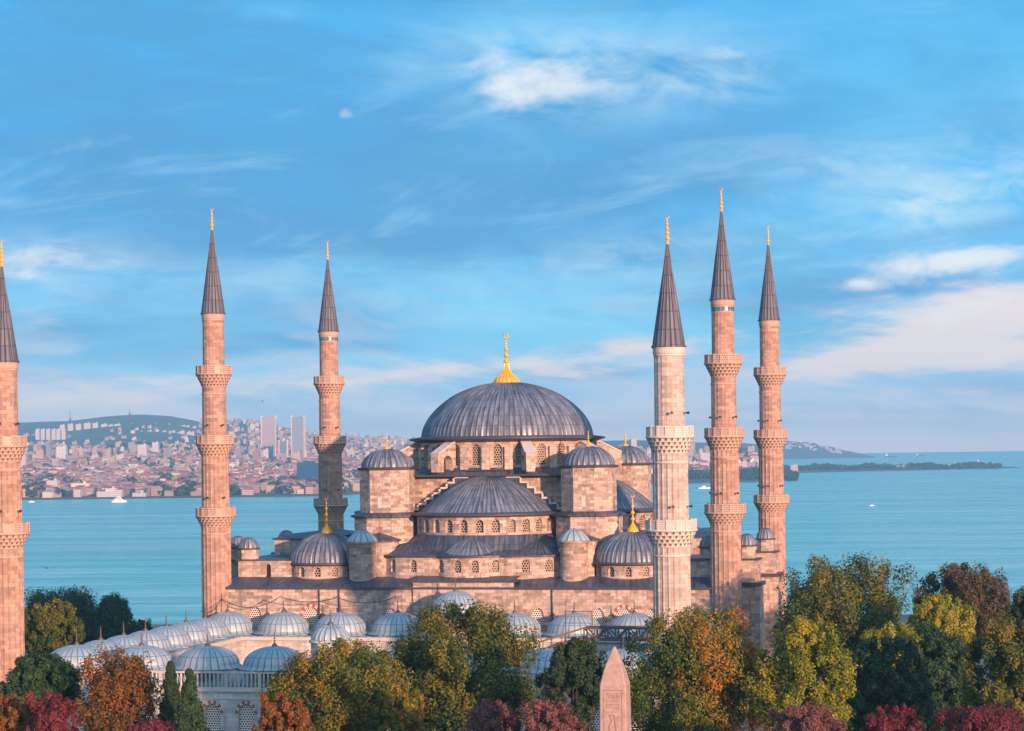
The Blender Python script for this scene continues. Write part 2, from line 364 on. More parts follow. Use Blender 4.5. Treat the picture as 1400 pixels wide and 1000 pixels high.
# wall with arched openings; fmap(s, z, depth) -> point
def arch_pts(o):
    sc, w, zb, zs, h = o['s'], o['w'], o['zb'], o['zs'], o['h']; n = o.get('n', 8); P = []
    for k in range(n + 1):
        q = 1 - 2 * k / n                     # 1 .. -1 right to left
        if o.get('pointed'): y = h * (1 - abs(q) ** 1.7) ** 0.75
        else: y = h * sqrt(max(0, 1 - q * q))
        P.append((sc + w / 2 * q, zs + y))
    if not o.get('pointed'): P = [(sc + w / 2 * cos(pi * k / n), zs + h * sin(pi * k / n)) for k in range(n + 1)]
    return P
def facade(mb, fmap, s0, s1, z0, z1, ops, depth, ds=1.5, mi=0):
    def q(a, b, za, zb, da=0, db=0):
        mb.face([fmap(a, za, 0), fmap(b, za, 0), fmap(b, zb, 0), fmap(a, zb, 0)], [(a, za), (b, za), (b, zb), (a, zb)], mi)
    def strip(a, b, za, zb):
        if b - a < 1e-4 or zb - za < 1e-4: return
        n = max(1, int(math.ceil((b - a) / ds)))
        for i in range(n): q(a + (b - a) * i / n, a + (b - a) * (i + 1) / n, za, zb)
    cur = s0
    for o in sorted(ops, key=lambda o: o['s']):
        a, b = o['s'] - o['w'] / 2, o['s'] + o['w'] / 2
        strip(cur, a, z0, z1); strip(a, b, z0, o['zb'])
        P = arch_pts(o)
        for (p, r) in zip(P, P[1:]):
            mb.face([fmap(r[0], r[1], 0), fmap(p[0], p[1], 0), fmap(p[0], z1, 0), fmap(r[0], z1, 0)], [r, p, (p[0], z1), (r[0], z1)], mi)
        ol = [(a, o['zb']), (b, o['zb'])] + P
        for (p, r) in zip(ol, ol[1:] + ol[:1]):
            mb.face([fmap(p[0], p[1], 0), fmap(p[0], p[1], depth), fmap(r[0], r[1], depth), fmap(r[0], r[1], 0)], [(0, p[1]), (depth, p[1]), (depth, r[1]), (0, r[1])], mi)
        cur = b
    strip(cur, s1, z0, z1)
def pane(o, fmap, depth, mats, parent, voussoir=0, name='window', uvk=1.0):
    mb = MB(); P = arch_pts(o); a, b = o['s'] - o['w'] / 2, o['s'] + o['w'] / 2
    ol = [(a, o['zb']), (b, o['zb'])] + P
    zc = o['zs']
    for (p, r) in zip(ol, ol[1:] + ol[:1]):
        if (Vector(p) - Vector(r)).length < 1e-6: continue
        mb.face([fmap(o['s'], zc, depth), fmap(p[0], p[1], depth), fmap(r[0], r[1], depth)],
                [((x - o['s']) * uvk, (z - o['zb']) * uvk) for x, z in ((o['s'], zc), p, r)], 0)
    # thin raised surround
    fr = 0.10
    for (p, r) in zip(ol[1:], ol[2:] + ol[:1]):
        g = lambda e, k: (e[0] + (o['s'] - e[0]) * k, e[1] + (zc - e[1]) * k)
        p2, r2 = g(p, fr / (o['w'] / 2)), g(r, fr / (o['w'] / 2))
        mb.face([fmap(p[0], p[1], depth - 0.03), fmap(r[0], r[1], depth - 0.03), fmap(r2[0], r2[1], depth - 0.03), fmap(p2[0], p2[1], depth - 0.03)], None, 1)
    if voussoir:
        V = voussoir; N = 11; k1, k2 = 1.04, 1.38
        for i in range(N):
            a0, a1 = pi * i / N, pi * (i + 1) / N
            R = o['w'] / 2; H = o['h']
            f = lambda an, k: fmap(o['s'] + R * k * cos(an), o['zs'] + H * k * sin(an), -0.03)
            kk = k2 if i % 2 == 0 else k2 - 0.14
            mb.face([f(a0, k1), f(a0, kk), f(a1, kk), f(a1, k1)], None, 2 if i % 2 == 0 else 3)
    return mb.build(name, mats, parent)
def rotz(p, k, c=(0, 0)):
    x, y = p[0] - c[0], p[1] - c[1]
    for _ in range(k % 4): x, y = -y, x
    return (x + c[0], y + c[1], *p[2:])

def dome_prof(R, h, n=14, r_end=0.0, p=2.0, lip=0.0):
    P = []
    if lip: P += [(R + lip, -0.18), (R + lip * 0.9, -0.02)]
    for i in range(n + 1):
        a = (pi / 2) * i / n
        r = R * cos(a) ** (2 / p * 1.0); z = h * sin(a) ** (2 / p * 1.0)
        P.append((max(r, r_end if r_end else 0.02), z))
    return P
def para_prof(R, h, n=16, p=1.85):
    return [(max(.02, R * (1 - i / n)), h * (1 - (1 - i / n) ** p)) for i in range(n + 1)]
def finial_prof(h, w):
    q = [(0.0, 1.0), (0.03, 1.0), (0.10, 0.86), (0.17, 0.50), (0.24, 0.26), (0.30, 0.15), (0.33, 0.30), (0.36, 0.42), (0.39, 0.30), (0.42, 0.13), (0.47, 0.12), (0.50, 0.28), (0.53, 0.38), (0.56, 0.28),
         (0.59, 0.11), (0.64, 0.10), (0.67, 0.22), (0.70, 0.28), (0.73, 0.20), (0.76, 0.09), (0.82, 0.08), (0.85, 0.15), (0.88, 0.08), (0.93, 0.05), (0.95, 0.03)]
    return [(max(0.01, b * w), a * h) for a, b in q]
def finial(mb, c, h, w, mi=0, crescent=True):
    mb.lathe(finial_prof(h, w), c, 20, mi=mi)
    if crescent:
        cz = c[2] + h * 0.95 + h * 0.05; R = h * 0.05
        pts = [(c[0] + R * sin(a), c[1], cz - R * cos(a)) for a in [radians(x) for x in range(-140, 141, 28)]]
        mb.tube(pts, [R * 0.12 + R * 0.22 * cos(radians(x) / 2) for x in range(-140, 141, 28)], 5, mi)

# ================================================================== SETTING
SEA_Z = -38.0
def cam_coords(x, y):
    d = Vector((x - CAM.x, y - CAM.y)); return d.dot(Vector((RGT.x, RGT.y))), d.dot(Vector((FWD.x, FWD.y)))

def make_sea():
    mb = MB()
    P = [ground_pt(x, D) for x, D in ((-9000, 250), (9000, 250), (9000, 17600), (-9000, 17600))]
    mb.face([(*p, SEA_Z) for p in P], [(x / 1.0, y / 1.0) for x, y in P])
    m, t, b = new_mat('sea_water')
    ob = t.node('ShaderNodeTexCoord').outputs['Object']
    rx = t.vm('DOT_PRODUCT', ob, tuple(RGT)); ry = t.vm('DOT_PRODUCT', ob, tuple(FWD))
    big = t.noise(t.xyz(t.m('MULTIPLY', rx, 0.0011), t.m('MULTIPLY', ry, 0.0042)), 1.0, 6, 0.6, 0.4)
    mid = t.noise(t.xyz(t.m('MULTIPLY', rx, 0.012), t.m('MULTIPLY', ry, 0.022)), 1.0, 6, 0.65)
    fine = t.noise(t.xyz(t.m('MULTIPLY', rx, 0.10), t.m('MULTIPLY', ry, 0.14)), 1.0, 4, 0.6)
    lane = t.noise(t.xyz(t.m('MULTIPLY', rx, 0.0016), t.m('MULTIPLY', t.m('ADD', ry, t.m('MULTIPLY', rx, .12)), 0.016)), 1.0, 8, 0.62, 0.3)
    rip = t.noise(t.xyz(t.m('MULTIPLY', rx, 0.010), t.m('MULTIPLY', ry, 0.075)), 1.0, 8, 0.68, 0.2)
    f = t.m('ADD', t.m('ADD', t.m('MULTIPLY', t.ss(rip, .36, .64), .4), -.18), t.m('ADD', t.m('MULTIPLY', t.ss(big, 0.38, 0.62), 0.35), t.m('MULTIPLY', t.ss(lane, .40, .64), 0.45)), t.m('MULTIPLY', t.ss(mid, .3, .7), 0.25))
    t.put(b.inputs['Base Color'], t.mix(f, (0.07, 0.42, 0.37), (0.40, 0.71, 0.62)))
    b.inputs['Roughness'].default_value = 0.22; b.inputs['IOR'].default_value = 1.33; b.inputs['Specular IOR Level'].default_value = 0.38
    t.put(b.inputs['Roughness'], t.ss(big, 0.3, 0.7, 0.16, 0.34))
    bp = t.node('ShaderNodeBump'); bp.inputs['Strength'].default_value = 1.0; bp.inputs['Distance'].default_value = 1.0
    t.put(bp.inputs['Height'], t.m('ADD', t.m('MULTIPLY', fine, 1.9), t.m('MULTIPLY', mid, 6.0))); t.l.new(bp.outputs[0], b.inputs['Normal'])
    M['sea'] = m
    return struct(mb.build('sea', 'sea'))
make_sea()

def land_z(x, D):
    pts = [(0, -8), (150, -8), (240, -7), (300, -5), (400, -5), (460, -9), (900, -37), (1000, -40), (1100, -42)]
    return float(np.interp(D, [p[0] for p in pts], [p[1] for p in pts]))
def make_ground():
    m, t, b = new_mat('paved_ground')
    ob = t.node('ShaderNodeTexCoord').outputs['Object']
    n = t.noise(ob, 0.05, 6, 0.6); n2 = t.noise(ob, 0.8, 4, 0.6)
    c = t.mix(t.ss(n, 0.42, 0.58), (0.05, 0.075, 0.03), (0.16, 0.15, 0.14)); c = t.mix(t.m('MULTIPLY', n2, 0.4), c, (0.08, 0.085, 0.06))
    t.put(b.inputs['Base Color'], c); b.inputs['Roughness'].default_value = 0.9
    M['ground'] = m
    mb = MB(); rows = []
    Ds = [-250, -100, 0, 100, 150, 200, 240, 270, 300, 350, 400, 460, 550, 650, 750, 850, 950, 1100]
    for D in Ds: rows.append([(*ground_pt(x, D), land_z(x, D)) for x in range(-900, 901, 60)])
    mb.grid(rows, False, 0, True)
    return struct(mb.build('ground', 'ground'))
make_ground()

# ---- far shore: terrain rising from the water to the hills
rng = np.random.default_rng(11)
RIDGE = [(-2600, 120), (-2200, 150), (-2050, 155), (-1900, 158), (-1750, 160), (-1600, 178), (-1470, 184), (-1350, 176), (-1230, 150), (-1150, 140), (-1090, 152), (-1030, 150), (-930, 130), (-800, 104), (-650, 84), (-400, 70), (0, 60), (500, 55), (900, 40), (1400, 10), (1700, -39), (4000, -42)]
SHORE = [(-2600, 3560), (-800, 3560), (-300, 3560), (-200, 3800), (0, 3950), (240, 4180), (330, 4330), (560, 4430), (600, 4560), (640, 4900), (640, 5700), (2600, 6000), (4000, 6000)]
def shore_D(x): return float(np.interp(x, [p[0] for p in SHORE], [p[1] for p in SHORE]))
def bump(x, D): return 5 * sin(x / 170 + D / 330) * sin(D / 240 - x / 400) + 3 * sin(x / 61) * sin(D / 93)
def far_z(x, D):
    s = shore_D(x); r = float(np.interp(x / max(D, 1) * 9000, [p[0] for p in RIDGE], [p[1] for p in RIDGE]))
    if D < s: return SEA_Z - 3
    k = min(1, (D - s) / max(300, (6200 - s))); z = SEA_Z + 1.5 + (44 + 0.12 * r) * max(0.0, k) ** 0.9 if x < 640 else SEA_Z + 2
    k2 = min(1, max(0, (D - 5600) / 3400)); k2 = k2 * k2 * (3 - 2 * k2)
    z = z + (max(r, z) - z) * k2
    if x < 640: z += bump(x, D) * min(1, (D - s) / 900) * (1 - 0.6 * k2)
    if D > 9300: z -= (D - 9300) * 0.06
    return z
def make_far_land():
    m, t, b = new_mat('wooded_slope')
    ob = t.node('ShaderNodeTexCoord').outputs['Object']
    n = t.noise(ob, 0.006, 6, 0.65); n2 = t.noise(ob, 0.05, 5, 0.6)
    c = t.mix(t.ss(n, 0.4, 0.62), (0.022, 0.045, 0.028), (0.06, 0.085, 0.05)); c = t.mix(t.m('MULTIPLY', n2, 0.35), c, (0.15, 0.12, 0.09))
    t.put(b.inputs['Base Color'], c); b.inputs['Roughness'].default_value = 0.95
    M['far_land'] = m
    mb = MB(); rows = []
    for D in list(range(3500, 6000, 70)) + list(range(6000, 10400, 140)):
        rows.append([(*ground_pt(x * D / 6000, D), far_z(x * D / 6000, D)) for x in range(-2400, 700, 35)])
    mb.grid(rows, False, 0, True)
    o = struct(mb.build('far_shore', 'far_land')); 
    # long low spit to the right
    mb = MB(); rows = []
    for D in range(5560, 6760, 60):
        row = []
        for px in range(1040, 1400, 6):
            x = lat(px, D); near = float(np.interp(px, [1040, 1090, 1200, 1300, 1370, 1392], [5600, 5680, 5850, 6020, 6080, 6160])); far = float(np.interp(px, [1040, 1350, 1385, 1400], [6700, 6600, 6300, 6200]))
            e = min(D - near, far - D); row.append((*ground_pt(x, D), SEA_Z - 2 + max(0, min(5.0, e * 0.05 + 1.5)) if e > -60 else SEA_Z - 2))
        rows.append(row)
    mb.grid(rows, False, 0, True); struct(mb.build('low_spit', 'far_land'))
    # hilly island far off
    mb = MB(); rows = []; prof = [(975, 50), (1010, 80), (1040, 83), (1075, 88), (1095, 88), (1120, 70), (1150, 42), (1178, 14), (1194, 0)]
    for D in range(11400, 13700, 150):
        row = []
        for px in range(960, 1200, 4):
            h = float(np.interp(px, [p[0] for p in prof], [p[1] for p in prof])); k = max(0, 1 - ((D - 12500) / 1050) ** 2)
            row.append((*ground_pt(lat(px, D), D), SEA_Z - 3 + (h + 3) * k ** 0.8 * (1 + 0.05 * sin(px / 5 + D / 200))))
        rows.append(row)
    mb.grid(rows, False, 0, True); struct(mb.build('island_hill', 'far_land'))
make_far_land()

# ================================================================== MOSQUE
mosque = empty('mosque', (0, 0, -6), 'great pink stone mosque with cascading grey lead domes between the minarets', 'mosque')
WM = ['lattice', 'stone_carved', 'red', 'coping']
def cyl(c, R, ang0=0.0):                       # s measured along the circle from direction ang0
    return lambda s, z, d: (c[0] + (R - d) * cos(ang0 + s / R), c[1] + (R - d) * sin(ang0 + s / R), z)
def octa(c, R, n=8, rot=None):
    rot = pi / n if rot is None else rot
    return [(c[0] + R * cos(rot + 2 * pi * i / n), c[1] + R * sin(rot + 2 * pi * i / n)) for i in range(n)]

def hall_body():
    # front wall with half hidden lattice windows, plain flanks and back
    mb = MB(); fm = lambda s, z, d: (s, -28.6 + d, z)
    ops = []
    for u, w, big in ((-31.5, 1.9, 0), (-27.2, 1.7, 0), (-22.9, 2.5, 1), (-18.9, 1.7, 0), (-11, 1.7, 0), (10.7, 1.9, 0), (19.4, 1.9, 0), (23.2, 2.5, 1), (26.9, 1.8, 0), (31.5, 1.9, 0)):
        ops.append(dict(s=u, w=w, zb=6.7, zs=8.1 if not big else 8.0, h=w * 0.5 + (0.35 if not big else 0.15), n=10, big=big))
    facade(mb, fm, -36.4, 36.4, -8, 12.0, ops, 0.35, 4)
    mb.prism([(36.4, -28.6), (36.4, 28.6), (-36.4, 28.6), (-36.4, -28.6)][0:4], -8, 12.0, 0, False, False)
    # remove the duplicate closing face of the prism (front), the facade is the front
    mb.f.pop(); mb.m.pop(); mb.s.pop(); mb.uv.pop(); del mb.v[-4:]
    mb.box(-7.4, 7.4, -29.0, -28.605, 8.0, 13.0)
    w = mb.build('wall', ['stone'], mosque)
    for o in ops: pane(o, fm, 0.3, ['lattice_big', 'stone_carved', 'red', 'coping'], w, voussoir=1 if o['big'] else 0)
    for u in (-18.6, -21.6, 12.9, 29.4):
        mb = MB(); mb.tube([(u, -28.74, 4), (u, -28.74, 9), (u, -28.74, 11.9)], .11, 6); mb.build('drainpipe', 'dark_metal', w)
    # lead roof over the galleries: eave board, slope, flat
    mb = MB()
    A = [(-36.9, -29.1), (36.9, -29.1), (36.9, 29.1), (-36.9, 29.1)]; B = [(-36, -24.4), (36, -24.4), (36, 24.4), (-36, 24.4)]
    for i in range(4):
        p, q, r, s_ = A[i], A[(i + 1) % 4], B[(i + 1) % 4], B[i]
        L = (Vector(q) - Vector(p)).length
        mb.face([(*p, 12.0), (*q, 12.0), (*q, 12.28), (*p, 12.28)], None, 1)
        mb.face([(*p, 12.28), (*q, 12.28), (*r, 13.5), (*s_, 13.5)], [(0, 0), (L / 0.9, 0), (L / 0.9, 4.8), (0, 4.8)], 0)
    mb.face([(*p, 13.5) for p in B], None, 0)
    mb.face([(*p, 12.0) for p in reversed(A)], None, 1)
    mb.box(-7.7, 7.7, -29.3, -24.6, 13.0, 13.25, 1)
    mb.face([(-7.7, -29.3, 13.254), (7.7, -29.3, 13.254), (7.7, -24.6, 13.9), (-7.7, -24.6, 13.9)], [(0, 0), (17, 0), (17, 4.8), (0, 4.8)], 0)
    mb.build('roof', ['lead_dark', 'lead_edge'], mosque)
    for sx in (-1, 1):
        # gallery tier with its door, upper block and low domed roof
        mb = MB(); x0, x1 = sorted((sx * 35.6, sx * 27.4))
        fm2 = lambda s, z, d: (s, -24.0 + d, z)
        dop = [dict(s=sx * 31.0, w=0.9, zb=13.3, zs=15.0, h=0.45, n=6)]
        facade(mb, fm2, x0, x1, 12.9, 15.9, dop, 0.5, 5)
        mb.prism([(x1, -24.0), (x1, 24), (x0, 24), (x0, -24.0)], 12.9, 15.9, 0, False, False)
        mb.f.pop(); mb.m.pop(); mb.s.pop(); mb.uv.pop(); del mb.v[-4:]
        X0, X1 = sorted((sx * 34.2, sx * 27.0)); mb.box(X0, X1, -11.5, 11.5, 16.0, 18.5)
        t_ = mb.build('gallery_tier', 'stone', mosque)
        pane(dop[0], fm2, 0.45, ['recess', 'stone_carved'], t_, name='door')
        mb = MB(); mb.box(x0 - 0.3, x1 + 0.3, -24.3, 24.3, 15.9, 16.08)
        mb.box(X0 - 0.35, X1 + 0.35, -11.85, 11.85, 18.5, 18.68)
        cx = (X0 + X1) / 2
        for i, (pa, pb, pc, pd) in enumerate((((X0 - .35, -11.85), (X1 + .35, -11.85), (cx + 1.5, -8), (cx - 1.5, -8)), ((X1 + .35, -11.85), (X1 + .35, 11.85), (cx + 1.5, 8), (cx + 1.5, -8)),
                                             ((X1 + .35, 11.85), (X0 - .35, 11.85), (cx - 1.5, 8), (cx + 1.5, 8)), ((X0 - .35, 11.85), (X0 - .35, -11.85), (cx - 1.5, -8), (cx - 1.5, 8)))):
            mb.face([(*pa, 18.684), (*pb, 18.684), (*pc, 19.3), (*pd, 19.3)])
        mb.box(cx - 1.5, cx + 1.5, -8, 8, 19.28, 19.32)
        mb.build('gallery_roof', 'lead_dark', mosque)
hall_body()

def cupola(c, R, z0, z1, h, zb=None, half=None, cap='lead'):
    mb = MB()
    if half: mb.box(c[0] - half, c[0] + half, c[1] - half, c[1] + half, zb, z0 - 0.25); mb.box(c[0] - half - .25, c[0] + half + .25, c[1] - half - .25, c[1] + half + .25, z0 - 0.25, z0, 1)
    mb.prism(octa(c, R), z0, z1, 0)
    mb.lathe([(R + 0.02, 0), (R + .28, 0.05), (R + .28, 0.2), (R * .95, 0.24)], (c[0], c[1], z1), 16, mi=1)
    t_ = mb.build('stair_cupola', ['stone', 'lead_edge'], mosque)
    d = MB(); d.lathe(dome_prof(R * 0.98, h, 8), (c[0], c[1], z1 + 0.22), ribs=16, ribh=0.08); d.build('dome', cap, t_)
for sx in (-1, 1):
    cupola((sx * 34.6, -22.3), 1.5, 16.08, 17.5, 1.55)
    for v in (-15, 8):
        cupola((sx * 38.9, v), 1.35, 15.7, 17.4, 1.6, -8, 1.75)
        mb = MB(); x0, x1 = sorted((sx * 36.45, sx * 41.0)); mb.box(x0, x1, v - 2.4, v + 2.4, -8, 11.8); mb.box(x0, x1 + .3 * (sx > 0), v - 2.7, v + 2.7, 11.8, 12.3, 1)
        mb.build('buttress_tower', ['stone', 'lead_edge'], mosque)

def exedra_tier(k):
    # convex wall under each half dome, with three lead conches above it; k turns it to the four sides
    path = [(-13.6, -19.0), (-13.2, -23.2), (-11.0, -24.9), (-6.0, -25.8)]
    path += [(5.4 * sin(a), -22.6 - 4.6 * cos(a) ** 0.8) for a in [radians(x) for x in range(-54, 55, 12)]]
    path += [(6.0, -25.8), (11.0, -24.9), (13.2, -23.2), (13.6, -19.0)]
    acc = [0.0]
    for p, q in zip(path, path[1:]): acc.append(acc[-1] + (Vector(q) - Vector(p)).length)
    T = acc[-1]
    def at(s, off=0.0):
        s = min(max(s, 0), T); i = max(j for j in range(len(acc) - 1) if acc[j] <= s + 1e-9)
        f = (s - acc[i]) / (acc[i + 1] - acc[i]); p, q = Vector(path[i]), Vector(path[i + 1]); d = (q - p).normalized()
        p0 = Vector(path[max(0, i - 1)]); q1 = Vector(path[min(len(path) - 1, i + 2)])
        n0 = (q - p0).normalized(); n1 = (q1 - p).normalized(); dd = (n0 * (1 - f) + n1 * f).normalized()
        return p + (q - p) * f - Vector((dd.y * -1, dd.x)) * off
    def fm(s, z, d):
        p = at(s); c = Vector((0, -14)); n = (p - c).normalized(); p = p - n * d
        return rotz((p.x, p.y, z), k)
    mb = MB(); ops = []
    for i, u in enumerate((-11.6, -8.4, -4.0, -1.3, 1.3, 4.0, 8.4, 11.6)):
        s = min((abs(at(x * 0.05).x - u), x * 0.05) for x in range(int(T / 0.05)))[1]
        ops.append(dict(s=s, w=1.15, zb=14.25, zs=15.5, h=0.55, n=8))
    facade(mb, fm, 0, T, 13.0, 16.5, ops if k != 2 else [], 0.4, 0.8)
    w = mb.build('conch_wall', 'stone', mosque)
    if k in (0, 1, 3):
        for o in ops: pane(o, fm, 0.32, WM, w)
    mb = MB(); N = 60
    A = []; B = []; B1 = []; Cc = []
    for i in range(N + 1):
        s = T * i / N; p = at(s); c = Vector((0, -14.0)); n = (p - c).normalized()
        po = p + n * 0.45; an = pi + pi * i / N
        A.append(rotz((po.x, po.y, 16.42), k)); Cc.append(rotz((po.x, po.y, 16.68), k)); b_ = Vector((10.85 * cos(an), -12.9 + 10.85 * sin(an))); m_ = po.lerp(b_, .62); B1.append(rotz((m_.x, m_.y, 17.35), k)); B.append(rotz((b_.x, b_.y, 19.5), k))
    mb.grid([A, Cc], False, 1); mb.grid([Cc, B1, B], False, 0, False, lambda i, j: (j * 0.75, i * 2.5))
    A2 = [rotz((at(T * i / N).x, at(T * i / N).y, 16.42), k) for i in range(N + 1)]; mb.grid([A2, A], False, 1)
    mb.build('conch_roof', ['lead_dark', 'lead_edge'], mosque)
    for (c, R, h) in (((0, -22.6), 4.9, 2.6), ((-9.3, -20.3), 4.5, 1.9), ((9.3, -20.3), 4.5, 1.9)):
        mb = MB(); p = rotz((*c, 16.62), k); mb.lathe(para_prof(R, h, 10), p, ribs=44, ribh=0.09); mb.build('conch_dome', 'lead' if h > 2 else 'lead_dark', mosque)

def half_dome(k):
    c = rotz((0, -12.9, 0), k); base = [-pi / 2, 0, pi / 2, pi][k]
    R = 10.8; fm = cyl(c, R, base); mb = MB(); ops = []
    for i in range(14):
        a = (i - 6.5) * radians(12.6); ops.append(dict(s=a * R, w=1.25, zb=19.85, zs=21.15, h=0.62, n=8))
    facade(mb, fm, -R * pi / 2, R * pi / 2, 19.2, 22.25, ops if k != 2 else [], 0.55, 0.9)
    w = mb.build('half_drum', 'stone', mosque)
    if k in (0, 1, 3):
        for i, o in enumerate(ops): pane(o, fm, 0.48, WM, w)
    mb = MB()
    mb.lathe([(R + .01, 22.05), (R + .55, 22.2), (R + .7, 22.28), (R + .7, 22.5), (10.2, 22.75)], (c[0], c[1], 0), 64, base - pi / 2, base + pi / 2, mi=1)
    mb.lathe(para_prof(10.15, 5.25, 18), (c[0], c[1], 22.72), ribs=88, ribh=0.12, a0=base - pi / 2, a1=base + pi / 2, mi=0)
    mb.build('half_dome', ['lead', 'lead_edge'], mosque)
    # stepped gable against which the half dome leans: dark face, pale coping on every step
    mb = MB(); us = [11.9, 10.6, 9.4, 8.3, 7.2, 6.1, 5.0, 2.9]; z = 23.2; dz = (28.75 - 23.2) / 7
    y0, y1 = -13.5, -12.1
    for sx in (-1, 1):
        for i in range(8):
            xo, xi = us[i], (us[i + 1] if i < 7 else 0.0); zt = z + dz * i
            x0, x1 = sorted((sx * xo, sx * xi))
            for (X0, X1, Y0, Y1, Z0, Z1, mi) in ((x0, x1, y0, y1, 21.0, zt - 0.30, 1), (x0, x1, y0 - .22, y1, zt - 0.30, zt, 0)):
                pts = [rotz(p, k) for p in ((X0, Y0), (X1, Y0), (X1, Y1), (X0, Y1))]; mb.prism([p[:2] for p in pts], Z0, Z1, mi)
            if i < 7:
                xa, xb = sorted((sx * (xi + 0.0), sx * (xi + 0.28)))
                pts = [rotz(p, k) for p in ((xa, y0 - .21), (xb, y0 - .21), (xb, y0 - .003), (xa, y0 - .003))]; mb.prism([p[:2] for p in pts], zt, zt + dz - 0.3, 0)
    mb.build('stepped_gable', ['coping', 'lead_dark'], mosque)
for k in range(4): exedra_tier(k); half_dome(k)

